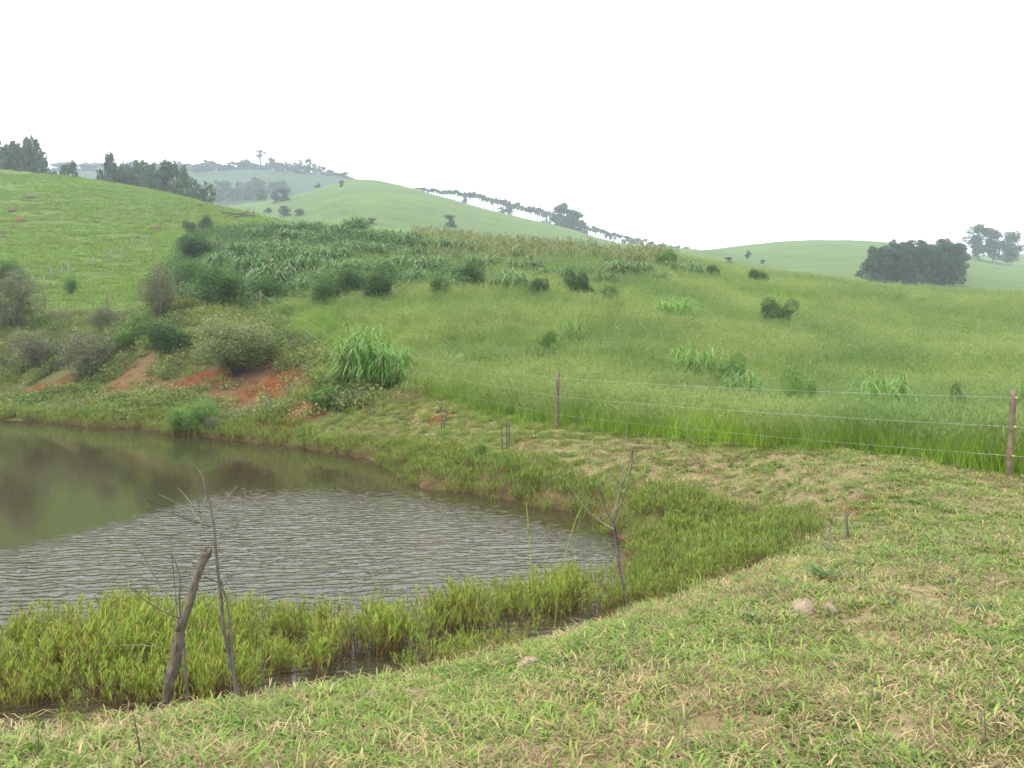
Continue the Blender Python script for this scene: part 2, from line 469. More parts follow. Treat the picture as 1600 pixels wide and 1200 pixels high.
k = M('yellow_insulator'); m_insul = k.done(k.bsdf((.75,.47,.03), .4, .5))
k = M('tan_anthill'); n1 = k.noise(14, 5, .65); m_sand = k.done(k.bsdf(k.mix(k.mapr(n1, .35, .65), (.21,.155,.10), (.34,.265,.19)), .95, .1, k.bump(n1, .8, .03)))
k = M('red_termite_soil'); n1 = k.noise(3, 5, .65); m_redmound = k.done(k.bsdf(k.mix(k.mapr(n1, .35, .65), (.14,.07,.04), (.21,.115,.065)), .95, .1))
k = M('brown_termite_soil'); n1 = k.noise(3, 5, .65); m_mound = k.done(k.bsdf(k.mix(k.mapr(n1, .35, .65), (.09,.075,.045), (.15,.125,.075)), .95, .1))

# ground: lawn thatch, mud, red earth, meadow floor and pasture, by where they lie
g = M('ground_soil')
p = g.pos()
n_fine = g.noise(16, 4, .65, p); n_mid = g.noise(2.3, 4, .6, p); n_big = g.noise(.35, 4, .6, p); n_far = g.noise(.025, 6, .62, p)
n_terr = g.noise(.5, 5, .65, p, (.5, 1.6, 1.6))
thatch = g.mix(g.mapr(n_fine, .35, .65), (.11,.085,.045), (.30,.235,.125))
thatch = g.mix(g.mapr(n_mid, .45, .60, 0, .75), thatch, (.13,.16,.045))
thatch = g.mix(g.mapr(n_big, .58, .68, 0, .6), thatch, (.22,.15,.09))
mead = g.mix(g.mapr(n_mid, .35, .65), (.09,.15,.02), (.14,.22,.03))
past = g.mix(g.mapr(n_terr, .38, .62), (.075,.10,.026), (.10,.15,.032))
past = g.mix(g.mapr(g.noise(.11, 5, .6, p), .42, .6, 0, .6), past, (.105,.165,.034))
past = g.mix(g.mapr(g.noise(.9, 5, .7, p, (.7, 1.3, 1.3)), .64, .70, 0, .8), past, (.17,.13,.075))
farc = g.mix(g.mapr(n_far, .36, .64), (.082,.128,.030), (.102,.160,.034))
farc = g.mix(g.mapr(g.noise(.12, 6, .7, p, (.4, 1, 2.5)), .46, .62, 0, .8), farc, (.062,.088,.032))
farc = g.mix(g.mapr(g.noise(.05, 5, .6, p, (.5, 1, 3)), .66, .72, 0, .6), farc, (.12,.09,.055))
red = g.mix(g.mapr(g.noise(3.2, 5, .6, p, (1.6, 1.6, .5)), .34, .66), (.08,.027,.010), (.18,.066,.025))
red = g.mix(g.mapr(g.noise(2.2, 4, .6, p, (3.5, 1.2, .35)), .52, .64, 0, .65), red, (.075,.04,.022))
red = g.mix(g.mapr(n_big, .5, .64, 0, .7), red, (.18,.125,.07))
mud = g.mix(g.mapr(n_mid, .3, .7), (.06,.038,.02), (.13,.085,.045))
bank = g.mix(g.mapr(n_mid, .4, .62), (.10,.085,.04), (.09,.12,.035))
c = mead
c = g.mix(g.attr('z_lawn'), c, thatch)
c = g.mix(g.attr('z_bank'), c, bank)
c = g.mix(g.attr('z_past'), c, past)
c = g.mix(g.attr('z_far'), c, farc)
c = g.mix(g.attr('z_wood'), c, (.045,.07,.035))
c = g.mix(g.attr('z_mud'), c, mud)
redf = g.mapr(g.math('ADD', g.attr('z_red'), g.math('ADD', g.mapr(n_mid, .3, .7, -.35, .35), g.mapr(n_fine, .3, .7, -.25, .25))), .40, .56)
c = g.mix(redf, c, red)
hgt = g.math('ADD', g.math('MULTIPLY', n_fine, .35), n_mid)
m_ground = g.done(g.bsdf(c, .95, .1, g.bump(hgt, .5, .06)))

# pond water: murky brown, glossy; ripples only on the near, breezy side
g = M('pond_water')
p = g.pos()
br = g.attr('breeze')
wv = g.n('Mapping'); g.set(wv.inputs['Vector'], p); wv.inputs['Rotation'].default_value = (0, 0, R(-14)); wv.inputs['Scale'].default_value = (.72, 1.2, 1.2)
def wave(sc, dist, dsc):
    x = g.n('TexWave', wave_type='BANDS', bands_direction='Y', wave_profile='SIN')
    g.set(x.inputs['Vector'], wv.outputs['Vector']); x.inputs['Scale'].default_value = sc
    x.inputs['Distortion'].default_value = dist; x.inputs['Detail'].default_value = 2.5; x.inputs['Detail Scale'].default_value = dsc
    return x.outputs['Fac']
r1 = g.math('ADD', g.math('MULTIPLY', wave(1.55, 8.0, 2.0), .42), g.math('MULTIPLY', g.noise(8.0, 2, .5, wv.outputs['Vector']), .5))
r2 = g.noise(15, 2, .5, wv.outputs['Vector'])
brk = g.mapr(g.math('SUBTRACT', br, g.mapr(g.noise(5.5, 3, .7, wv.outputs['Vector']), .3, .7, .03, .95)), 0, .30)
big = g.math('MULTIPLY', g.math('ADD', r1, g.math('MULTIPLY', r2, .22)), brk)
calm = g.math('MULTIPLY', g.noise(7, 2, .5, p, (.4, 1, 1)), .035)
hb = g.n('Bump'); g.set(hb.inputs['Height'], g.math('ADD', big, calm)); hb.inputs['Strength'].default_value = 1.0; hb.inputs['Distance'].default_value = .0145
wat = g.n('BsdfPrincipled')
g.set(wat.inputs['Base Color'], g.mix(g.mapr(g.noise(.25, 3, .5, p), .35, .65), (.046,.036,.018), (.04,.037,.017)))
wat.inputs['Roughness'].default_value = .06; wat.inputs['IOR'].default_value = 1.33
g.set(wat.inputs['Normal'], hb.outputs['Normal'])
m_water = g.done(wat.outputs[0])

# ------------------------------------------------------------------ ground sheet
azs = np.concatenate([np.arange(-180, -48, 4.0), np.arange(-48, -34, .4), np.arange(-34, 34, .13), np.arange(34, 48, .4), np.arange(48, 180, 4.0)])
rs = np.concatenate([[.4, .8, 1.2], np.exp(np.arange(math.log(1.6), math.log(1000), .0135)), [1080, 1200, 1400, 1800]])
AZ, RR = np.meshgrid(np.radians(azs), rs)
GX, GY = RR * np.sin(AZ), RR * np.cos(AZ)
GZ = zfun(GX, GY)
GZ = np.where(RR > 1000, GZ * (1 - (RR - 1000) / 800) + 2 * (RR - 1000) / 800, GZ)
na, nr = len(azs), len(rs)
idx = np.arange(na * nr).reshape(nr, na)
F = np.stack([idx[:-1], np.roll(idx[:-1], -1, 1), np.roll(idx[1:], -1, 1), idx[1:]], -1).reshape(-1, 4)
cv = na * nr
VV = np.concatenate([np.stack([GX, GY, GZ], -1).reshape(-1, 3), [[0, 0, 1.4]]])
quads = [list(q) for q in []]
cap = np.stack([np.full(na, cv), np.roll(idx[0], -1), idx[0]], 1)
def zone_masks(x, y):
    """weights of lawn / bank / pasture / far hill / woodland / mud / red earth at a ground point"""
    az = np.arctan2(x, y); r = np.hypot(x, y)
    sdp = poly_sd(x, y, shore)
    u = x / np.maximum(y, .1)
    # the mown side of the wire fence: line through the posts
    fd = fence_side(x, y)
    lawn = smooth(-.25, .25, fd) * (r < 40)
    bank = np.where((r > 21) & (fd > -1.0) & (x < -3), 1.0, 0) * smooth(.3, 1.5, sdp)
    past = smooth(70, 84, r) * (1 - smooth(-.14, -.09, az - .0006 * (r - 100))) * (1 - smooth(200, 240, r))
    past = np.maximum(past, smooth(56, 60, r) * (1 - smooth(-.40, -.34, az)) * (r < 220))
    far = smooth(128, 160, r) * (1 - past)
    wood = smooth(440, 520, r) * (1 - smooth(-.19, -.15, az)) + 0 * r
    mud = 1 - smooth(-.1, .55, sdp + fbm(x, y, 2, 8) * .5)
    return lawn, bank, past, far, wood, mud

POSTS = [(2150,700,None),(1580,752,12.6),(870,675,20.1),(548,592,31.3),(408,497,45.0),(285,474,46.5),(170,474,51.0),(72,487,56.0),(-60,490,62)]
post_xy = []
for px, py, D in POSTS:
    if D is None: post_xy.append((13.2, 9.6))
    else: post_xy.append(((px - CX) / FPX * D, D))
post_xy = np.array(post_xy)
_line = np.concatenate([[[60, -14]], post_xy, [[-80, 55]], [[-80, -60], [60, -60]]])
def fence_side(x, y):                       # >0 on the pond side
    return -poly_sd(x, y, _line)

lawn_, bank_, past_, far_, wood_, mud_ = zone_masks(VV[:, 0], VV[:, 1])
red_ = np.zeros(len(VV))
RED = [(362,578,1.1),(385,596,1.4),(410,614,1.6),(434,632,1.5),(457,648,1.2),(300,598,1.0),(322,585,.5),(212,578,.9),(205,602,1.1),(180,607,.7),(238,610,.7),(100,598,.6),(55,612,.7),
       (140,500,.6),(108,515,.5),(345,650,.8),(1330,790,.35),(1375,800,.3),(690,655,.5),(815,690,.28),(828,694,.22),(150,625,.5),(1310,640,.2)]
red_px = []
for px, py, rad in RED:
    q = hit(px, py); rad *= 1.3 if q[1] > 25 else 1; red_px.append((q[0], q[1], rad))
    red_ = np.maximum(red_, np.exp(-((VV[:, 0] - q[0]) ** 2 + (VV[:, 1] - q[1]) ** 2) / (rad * rad)))
def red_at(x, y):
    v = np.zeros(len(x))
    for a, b, rad in red_px: v = np.maximum(v, np.exp(-((x - a) ** 2 + (y - b) ** 2) / (rad * rad)))
    return v
faces = list(F) + list(cap)
ground = link('ground', mesh_from('ground', VV, faces, m_ground, None,
              {'z_lawn': lawn_, 'z_bank': bank_, 'z_past': past_, 'z_far': far_, 'z_wood': wood_, 'z_mud': mud_, 'z_red': red_}, True))
tag(ground, 'rolling green ground from mown pond bank up to hazy grass hills', 'ground', kind='structure')

# pond surface
xs = np.arange(-62, 4.5, .25); ys = np.arange(4.0, 44, .25)
WX, WY = np.meshgrid(xs, ys)
wsd = poly_sd(WX, WY, shore)
ok = (wsd < .9)
# keep the sheet inside the pond bed (the ground rises above it at the rim)
wi = np.arange(WX.size).reshape(WX.shape)
cell = ok[:-1, :-1] & ok[1:, :-1] & ok[1:, 1:] & ok[:-1, 1:]
WF = np.stack([wi[:-1, :-1], wi[:-1, 1:], wi[1:, 1:], wi[1:, :-1]], -1)[cell]
breeze_line = [PZ(px, py, 0) for px, py in [(-300,930),(0,862),(200,812),(330,772),(500,766),(640,772),(800,802),(930,842),(1100,880)]]
bx = np.array([q[0] for q in breeze_line]); by = np.array([q[1] for q in breeze_line])
o_ = np.argsort(bx)
lim = np.interp(WX, bx[o_], by[o_])
brz = smooth(-.8, 4.2, lim - WY + 1.4) 
used = np.unique(WF); remap = np.zeros(WX.size, int); remap[used] = np.arange(len(used))
water = link('pond_water', mesh_from('pond_water', np.stack([WX.ravel(), WY.ravel(), np.zeros(WX.size)], 1)[used], remap[WF], m_water, None, {'breeze': brz.ravel()[used]}))
tag(water, 'murky brown pond water, calm at the far bank and rippled nearby', 'water', kind='structure')

# ------------------------------------------------------------------ grass scattering (stuff)
def source_set(name, meshes):
    c = bpy.data.collections.new(name)
    for i, me in enumerate(meshes):
        c.objects.link(bpy.data.objects.new(f'{name}_{i:02d}', me))
    return c

def scatter(name, src, pts, scale, idx, label, cat, tilt=.12, zs=None):
    N = len(pts)
    me = bpy.data.meshes.new(name); me.vertices.add(N); me.vertices.foreach_set('co', np.asarray(pts, np.float32).ravel())
    rot = np.stack([rng.normal(0, tilt, N), rng.normal(0, tilt, N), rng.uniform(0, 6.283, N)], 1)
    sc = np.stack([scale, scale, scale * (1 if zs is None else zs)], 1)
    for nm, v in (('rot', rot), ('scl', sc)):
        a = me.attributes.new(nm, 'FLOAT_VECTOR', 'POINT'); a.data.foreach_set('vector', v.astype(np.float32).ravel())
    a = me.attributes.new('pick', 'INT', 'POINT'); a.data.foreach_set('value', np.asarray(idx, np.int32))
    o = link(name, me)
    tr = bpy.data.node_groups.new(name + '_nodes', 'GeometryNodeTree')
    tr.interface.new_socket('Geometry', in_out='INPUT', socket_type='NodeSocketGeometry')
    tr.interface.new_socket('Geometry', in_out='OUTPUT', socket_type='NodeSocketGeometry')
    N_ = tr.nodes.new
    gi, go = N_('NodeGroupInput'), N_('NodeGroupOutput')
    ci = N_('GeometryNodeCollectionInfo'); ci.inputs['Collection'].default_value = src
    ci.inputs['Separate Children'].default_value = True; ci.inputs['Reset Children'].default_value = True
    iop = N_('GeometryNodeInstanceOnPoints'); iop.inputs['Pick Instance'].default_value = True
    def na(nm, ty):
        x = N_('GeometryNodeInputNamedAttribute'); x.data_type = ty; x.inputs['Name'].default_value = nm
        return [s for s in x.outputs if s.enabled and s.name == 'Attribute'][0]
    e2r = N_('FunctionNodeEulerToRotation')
    l = tr.links.new
    l(gi.outputs[0], iop.inputs['Points']); l(ci.outputs[0], iop.inputs['Instance'])
    l(na('pick', 'INT'), iop.inputs['Instance Index'])
    l(na('rot', 'FLOAT_VECTOR'), e2r.inputs[0]); l(e2r.outputs[0], iop.inputs['Rotation'])
    l(na('scl', 'FLOAT_VECTOR'), iop.inputs['Scale']); l(iop.outputs[0], go.inputs[0])
    md = o.modifiers.new('scatter', 'NODES'); md.node_group = tr
    return tag(o, label, cat, kind='stuff')

def disc(n, rad):
    a = rng.uniform(0, 6.283, n); r = rad * np.sqrt(rng.random(n))
    return np.stack([r * np.cos(a), r * np.sin(a), np.zeros(n)], 1)

U = rng.uniform
def lawn_clump(kind):
    q = Geo()
    if kind == 'green':
        n = 40
        q.blades(disc(n, .10), U(0, 6.28, n), U(.025, .065, n), U(.006, .0105, n), U(.35, 1.1, n), U(.1, .6, n), .4, 3, m=0, mid=.7)
        n = 9
        b = disc(n, .12); b[:, 2] = U(.002, .015, n)
        q.blades(b, U(0, 6.28, n), U(.04, .10, n), U(.002, .0045, n), U(.8, 1.3, n), U(-.1, .2, n), .85, 2, m=1)
    elif kind == 'straw':
        n = 44
        b = disc(n, .13); b[:, 2] = U(.002, .02, n)
        q.blades(b, U(0, 6.28, n), U(.02, .085, n), U(.002, .0048, n), U(.8, 1.2, n), U(-.2, .2, n), U(.82, 1.08, n), 2, m=1)
        n = 16
        q.blades(disc(n, .11), U(0, 6.28, n), U(.03, .07, n), U(.007, .012, n), U(.3, 1.1, n), U(.1, .5, n), .4, 3, m=0, mid=.7)
    elif kind == 'tall':
        n = 22
        q.blades(disc(n, .07), U(0, 6.28, n), U(.05, .12, n), U(.005, .009, n), U(.1, .7, n), U(.1, .5, n), .2, 3, m=0, mid=.5)
    elif kind == 'weed':
        n = 16
        q.blades(disc(n, .05), U(0, 6.28, n), U(.025, .055, n), U(.010, .018, n), U(.4, 1.0, n), U(.1, .4, n), .35, 3, m=2, mid=.9)
    elif kind == 'stalk':
        n = 2
        q.blades(disc(n, .04), U(0, 6.28, n), U(.12, .26, n), U(.003, .005, n), U(.0, .2, n), U(.0, .2, n), .0, 3, m=3, taper=.4)
        n = 8
        b = disc(n, .02); b[:, 2] = U(.03, .16, n)
        q.blades(b, U(0, 6.28, n), U(.015, .04, n), U(.004, .008, n), U(.4, .9, n), U(0, .3, n), .2, 2, m=2, mid=.7)
    return q.mesh('lawn_clump', [m_lawn_leaf, m_straw, m_weed, m_bark_dark])
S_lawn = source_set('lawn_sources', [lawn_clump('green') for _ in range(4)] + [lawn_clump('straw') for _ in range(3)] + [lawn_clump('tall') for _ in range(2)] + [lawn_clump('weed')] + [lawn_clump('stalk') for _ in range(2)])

def polar_pts(az0, az1, r0, r1, dens, keep, power=0.):
    """random ground points, dens per m2 at r0 thinning as (r0/r)^power"""
    out = []
    rr = r0
    while rr < r1:
        r2 = min(rr * 1.12, r1)
        area = .5 * (az1 - az0) * (r2 * r2 - rr * rr)
        n = rng.poisson(area * dens * (r0 / rr) ** power)
        r_ = np.sqrt(U(rr * rr, r2 * r2, n)); a_ = U(az0, az1, n)
        out.append(np.stack([r_ * np.sin(a_), r_ * np.cos(a_)], 1))
        rr = r2
    q = np.concatenate(out)
    return q[keep(q[:, 0], q[:, 1])]
def on_ground(q, dz=0.):
    return np.concatenate([q, (zfun(q[:, 0], q[:, 1]) + dz)[:, None]], 1)

AZV = R(37)
# lawn
marsh_poly = np.array([hit(px, py)[:2] for px, py in [(955,962),(985,962),(1060,935),(1150,900),(1230,872),(1275,853),(1290,830),(1240,800),(1150,782),(1050,768),(950,752),(860,722),(780,712),(700,700),(620,690),(540,688),(500,690),(520,715),(640,770),(930,808),(975,830),(985,850),(970,890),(958,930)]])
def in_marsh(x, y): return poly_sd(x, y, marsh_poly) < fbm(x * 1.3, y * 1.3, 2, 77) * 1.0
q = polar_pts(-R(62), R(62), 1.8, 27, 300, lambda x, y: ((np.abs(np.arctan2(x, y)) < AZV) | (np.hypot(x, y) < 15)) & (fence_side(x, y) > -.4) & (shore_sd(x, y) > .25) & ~in_marsh(x, y), .9)
nlow = fbm(q[:, 0] * .8, q[:, 1] * .8, 3, 51) + .35 * fbm(q[:, 0] * 3, q[:, 1] * 3, 2, 52)
q = q[(U(0, 1, len(q)) < np.where(nlow < -.2, .4, 1))]
nlow = fbm(q[:, 0] * .8, q[:, 1] * .8, 3, 51) + .35 * fbm(q[:, 0] * 3, q[:, 1] * 3, 2, 52)
s_ = shore_sd(q[:, 0], q[:, 1])
v = U(0, 1, len(q))
pick = np.where(v < .71 + nlow * 3.3, rng.integers(0, 4, len(q)), rng.integers(4, 7, len(q)))
pick = np.where(U(0, 1, len(q)) < .05, 9, pick)
pick = np.where(U(0, 1, len(q)) < .006, rng.integers(10, 12, len(q)), pick)
edge = (s_ < 1.3 + fbm(q[:, 0], q[:, 1], 2, 4)) & (np.hypot(q[:, 0], q[:, 1]) < 12)
pick = np.where(edge & (U(0, 1, len(q)) < .55), rng.integers(7, 9, len(q)), pick)
rq = np.hypot(q[:, 0], q[:, 1])
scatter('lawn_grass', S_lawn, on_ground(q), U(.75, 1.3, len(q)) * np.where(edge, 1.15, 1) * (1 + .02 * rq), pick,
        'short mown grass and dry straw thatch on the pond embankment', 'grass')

# reeds standing in the shallow water
def reed_clump(h, leaf=None, ns_=13):
    q = Geo()
    b = disc(ns_, .17); hd = U(0, 6.28, ns_); Ls = U(.7, 1.05, ns_) * h
    lean = U(0, .25, ns_); curve = U(0, .15, ns_)
    q.blades(b, hd, Ls, np.full(ns_, .006), lean, curve, .0, 3, m=1, taper=.3)
    for i in range(ns_):
        nl = int(9 * h / .4) + 2
        t = np.sort(U(.38, 1.0, nl) ** .8)
        px = b[i] + np.stack([np.cos(hd[i]) * Ls[i] * (lean[i] * t + curve[i] * t * t), np.sin(hd[i]) * Ls[i] * (lean[i] * t + curve[i] * t * t), Ls[i] * (t - .35 * curve[i] * t * t)], 1)
        q.blades(px, U(0, 6.28, nl), U(.045, .10, nl), U(.006, .0105, nl), U(.08, .65, nl), U(.0, .3, nl), .1, 3, m=0, mid=.95,
                 tint=np.where(t < .6, U(.75, 1, nl), U(0, .93, nl)))
    n = 8
    b2 = disc(n, .15)
    q.blades(b2, U(0, 6.28, n), U(.15, .35, n) * h / .4, U(.004, .008, n), U(.3, 1.0, n), U(0, .4, n), .2, 3, m=1, h1=.25)
    return q.mesh('reed_clump', [leaf or m_reed, m_reed_stem])
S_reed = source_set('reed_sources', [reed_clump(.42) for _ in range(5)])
front_px = [(-300,1170),(0,1122),(90,1114),(180,1106),(260,1102),(400,1088),(520,1062),(620,1030),(700,1000),(780,980),(860,964),(930,946),(985,930)]
rear_px = [(1000,872),(940,875),(880,868),(820,880),(740,895),(650,912),(560,938),(460,928),(380,920),(300,916),(220,905),(160,900),(90,935),(0,958),(-120,985),(-300,1040)]
band = np.array([PZ(px, py, 0)[:2] for px, py in front_px] + [PZ(px, py, .36)[:2] for px, py in rear_px])
q = polar_pts(-R(42), R(20), 5.5, 16, 46, lambda x, y: (poly_sd(x, y, band) < fbm(x * 2, y * 2, 2, 66) * .3 - .02) & (shore_sd(x, y) < -.05), 0)
q = q[fbm(q[:, 0] * 2.6, q[:, 1] * 2.6, 2, 91) > -.30 + .22 * smooth(.55, .0, -poly_sd(q[:, 0], q[:, 1], band)) - .3 * smooth(-1.2, -.2, q[:, 0])]
# a few loose stems in the open strip next to the bank
q2 = polar_pts(-R(42), R(14), 4.4, 12, 22, lambda x, y: (np.abs(poly_sd(x, y, shore)) < .5) & (fbm(x * 1.2, y * 1.2, 2, 73) > -.05) & (y < 10.5), 0)
q = np.concatenate([q, q2])
sc = U(.7, 1.15, len(q)) * (1 + .8 * fbm(q[:, 0] * .9, q[:, 1] * .9, 2, 71)); sc[-len(q2):] *= .7
scatter('reed_grass', S_reed, on_ground(q).clip(min=[-99, -99, -.06]), sc, rng.integers(0, 5, len(q)),
        'yellow green leafy reeds with brown stems standing in the near pond shallows', 'reeds', .16)
# marsh growth round the pond's right end and along its far shore
q = polar_pts(-R(38), R(30), 8, 46, 40, lambda x, y: (in_marsh(x, y) & (shore_sd(x, y) > -.3)) |
              ((shore_sd(x, y) > -.3) & (poly_sd(x, y, shore) < .75 + 1.2 * fbm(x * .4, y * .4, 2, 14) + .5 * (x < -8)) & (y > 13)), .7)
q = q[fbm(q[:, 0] * 1.1, q[:, 1] * 1.1, 3, 93) > -.26]
S_marsh = source_set('marsh_sources', [reed_clump(.27, m_marsh) for _ in range(4)])
rq = np.hypot(q[:, 0], q[:, 1])
md_ = -poly_sd(q[:, 0], q[:, 1], marsh_poly)
scatter('marsh_grass', S_marsh, on_ground(q), U(.7, 1.3, len(q)) * (1 + .012 * rq) * (.45 + .55 * smooth(-.6, 1.0, np.where(q[:, 1] > 24, 1, md_))), rng.integers(0, 4, len(q)),
        'low bright marsh plants along the right and far shore of the pond', 'marsh plants', .2)

# tall meadow grass beyond the wire fence
def meadow_clump(h, nb=60, nh=26, wb=.007):
    q = Geo()
    q.blades(disc(nb, .34), U(0, 6.28, nb), U(.55, .95, nb) * h, U(.7, 1.4, nb) * wb, U(.05, .35, nb), U(.1, .5, nb), .1, 4, m=0)
    b = disc(nh, .36); hd = U(0, 6.28, nh); Ls = U(.8, 1.1, nh) * h; le = U(.05, .35, nh); cu = U(.05, .35, nh)
    q.blades(b, hd, Ls, np.full(nh, .004), le, cu, .0, 4, m=1, taper=.3)
    for i in range(nh):
        nl = 9
        t = U(.72, 1.0, nl)
        pp = b[i] + np.stack([np.cos(hd[i]) * Ls[i] * (le[i] * t + cu[i] * t * t), np.sin(hd[i]) * Ls[i] * (le[i] * t + cu[i] * t * t), Ls[i] * (t - .35 * cu[i] * t * t)], 1)
        q.blades(pp, U(0, 6.28, nl), U(.05, .11, nl), U(.005, .010, nl), U(.3, .9, nl), U(0, .3, nl), .1, 2, m=1, mid=.3)
    return q.mesh('meadow_clump', [m_meadow, m_head])
S_mead = source_set('meadow_sources', [meadow_clump(1.0) for _ in range(4)] + [meadow_clump(1.0, 50, 22, .012) for _ in range(3)])
def meadow_keep(x, y):
    az = np.arctan2(x, y); r = np.hypot(x, y)
    lawnm, bankm, pastm, farm, woodm, mudm = zone_masks(x, y)
    return (fence_side(x, y) < -.12) & (pastm < .5) & (r < 128)
q1 = polar_pts(-AZV, R(54), 11, 45, 13, meadow_keep, .75)
q2 = polar_pts(-AZV, R(44), 45, 128, 4.4, meadow_keep, .55)
q = np.concatenate([q1, q2]); rq = np.hypot(q[:, 0], q[:, 1])
hv = 1 + .8 * fbm(q[:, 0] * .16, q[:, 1] * .16, 4, 41)
fd = np.clip(-fence_side(q[:, 0], q[:, 1]), 0, 3)
hv *= (.65 + .35 * smooth(0, 1.2, fd)) * np.where(np.arctan2(q[:, 0], q[:, 1]) < -.2, .72, 1)
scatter('meadow_grass', S_mead, on_ground(q), U(.8, 1.15, len(q)) * (1 + .006 * rq), np.where(rq < 40, rng.integers(0, 4, len(q)), rng.integers(4, 7, len(q))),
        'tall feathery green meadow grass rising beyond the wire fence', 'grass', .1, hv * .95 / (1 + .004 * rq))

# leafy weeds mixed through the tall grass
def weed_clump(mat, wd):
    q = Geo(); n = 130
    d = rng.normal(size=(n, 3)) * [.22, .22, .3]; d[:, 2] = np.abs(d[:, 2]) + .45
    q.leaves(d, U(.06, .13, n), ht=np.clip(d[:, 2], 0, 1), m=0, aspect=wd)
    n = 30
    q.blades(disc(n, .25), U(0, 6.28, n), U(.7, 1.25, n), U(.015, .028, n), U(.1, .5, n), U(.2, .8, n), .25, 4, m=1)
    return q.mesh('weed_clump', [mat, m_cane_bright])
S_weed = source_set('weed_sources', [weed_clump(m_mid, .5), weed_clump(m_mid, .35), weed_clump(m_bank, .5), weed_clump(m_olive, .4)])
q = polar_pts(-.45, R(38), 15, 95, .30, lambda x, y: meadow_keep(x, y) & (fbm(x * .11, y * .11, 3, 44) > .0) & (fence_side(x, y) < -1), .2)
scatter('meadow_weeds', S_weed, on_ground(q), U(.6, 1.15, len(q)), rng.choice(4, len(q), p=[.35, .3, .25, .1]), 'leafy weeds mixed through the tall meadow grass', 'weeds', .1)

# dry maize and weeds along the crest of the meadow
def maize_clump():
    q = Geo()
    n = 7
    b = disc(n, .5); hd = U(0, 6.28, n); Ls = U(1.3, 2.2, n)
    q.blades(b, hd, Ls, np.full(n, .035), U(0, .12, n), U(0, .1, n), 0, 3, m=0, taper=.3)
    for i in range(n):
        nl = 7
        t = U(.25, 1, nl); pp = b[i] + np.stack([0 * t, 0 * t, t * Ls[i]], 1)
        q.blades(pp, U(0, 6.28, nl), U(.35, .7, nl), U(.04, .07, nl), U(.4, .8, nl), U(.2, .7, nl), .35, 3, m=0, mid=.5)
    n = 26
    q.blades(disc(n, .55), U(0, 6.28, n), U(.6, 1.4, n), U(.02, .035, n), U(.1, .4, n), U(.1, .5, n), .1, 3, m=1)
    return q.mesh('maize_clump', [m_corn, m_mid])
S_maize = source_set('maize_sources', [maize_clump() for _ in range(4)])
def crest_keep(x, y):
    az = np.arctan2(x, y); r = np.hypot(x, y)
    yy = CY + 0 * x
    return (az > -.22) & (az < .20) & (r > 58 + 16 * np.abs(az - .02) / .2) & (r < 118) & (fbm(x * .09, y * .09, 2, 61) > -.08) & (meadow_keep(x, y))
q = polar_pts(-.25, .25, 62, 120, .75, crest_keep, 0)
scatter('dry_maize', S_maize, on_ground(q), U(.7, 1.1, len(q)), rng.integers(0, 4, len(q)), 'straw coloured dry maize and weeds along the crest of the meadow', 'crop', .08)

# leafy undergrowth between the canes of the thicket
def thicket_clump(mat):
    q = Geo(); n = 240
    d = rng.normal(size=(n, 3)) * [.42, .42, .34]; d[:, 2] = np.abs(d[:, 2]) + .05
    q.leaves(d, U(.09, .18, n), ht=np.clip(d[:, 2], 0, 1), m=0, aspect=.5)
    n = 26
    q.blades(disc(n, .5), U(0, 6.28, n), U(.6, 1.2, n), U(.02, .04, n), U(.1, .5, n), U(.2, .7, n), .2, 3, m=1)
    return q.mesh('thicket_clump', [mat, m_cane])
S_thick = source_set('thicket_sources', [thicket_clump(m_mid) for _ in range(3)] + [thicket_clump(m_dark) for _ in range(2)])
thick_poly = np.array([hit(px, py)[:2] for px, py in [(262,470),(255,430),(280,390),(320,368),(420,362),(560,372),(700,396),(860,412),(1000,424),(1110,438),(1000,440),(900,462),(850,468),(760,462),(640,468),(560,474),(470,476),(380,492),(320,480)]])
q = polar_pts(-.5, .28, 44, 125, 2.4, lambda x, y: (poly_sd(x, y, thick_poly) < 3 * fbm(x * .2, y * .2, 2, 17)) & (fence_side(x, y) < -.3), 0)
nk = fbm(q[:, 0] * .14, q[:, 1] * .14, 3, 18)
q = q[nk > -.18]; nk = nk[nk > -.18]
right_ = smooth(-.2, .05, np.arctan2(q[:, 0], q[:, 1]))
scatter('thicket_undergrowth', S_thick, on_ground(q), U(.7, 1.6, len(q)) * (1 - .4 * right_), np.where(U(0, 1, len(q)) + nk < .85, rng.integers(0, 3, len(q)), rng.integers(3, 5, len(q))),
        'dense leafy undergrowth between the canes on the upper meadow', 'undergrowth', .1)

# leafy scrub weeds on the bank round the pond
def bank_clump(kind):
    q = Geo()
    if kind == 'leafy':
        n = 150
        d = rng.normal(size=(n, 3)) * [.17, .17, .15]; d[:, 2] = np.abs(d[:, 2]) + .03
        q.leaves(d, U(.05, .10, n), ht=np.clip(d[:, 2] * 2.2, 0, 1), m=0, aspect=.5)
    elif kind == 'grey':
        n = 70
        q.blades(disc(n, .12), U(0, 6.28, n), U(.25, .55, n), U(.004, .008, n), U(.1, .8, n), U(0, .3, n), .1, 3, m=1)
        d = rng.normal(size=(60, 3)) * [.2, .2, .12]; d[:, 2] = np.abs(d[:, 2]) + .15
        q.leaves(d, U(.03, .06, 60), m=1, aspect=.4)
    else:
        n = 60
        q.blades(disc(n, .2), U(0, 6.28, n), U(.2, .45, n), U(.006, .012, n), U(.1, .7, n), U(.1, .6, n), .2, 3, m=2)
    return q.mesh('bank_clump', [m_bank, m_bank_grey, m_bank_grass])
S_bank = source_set('bank_sources', [bank_clump('leafy') for _ in range(3)] + [bank_clump('grey') for _ in range(2)] + [bank_clump('grass') for _ in range(3)])
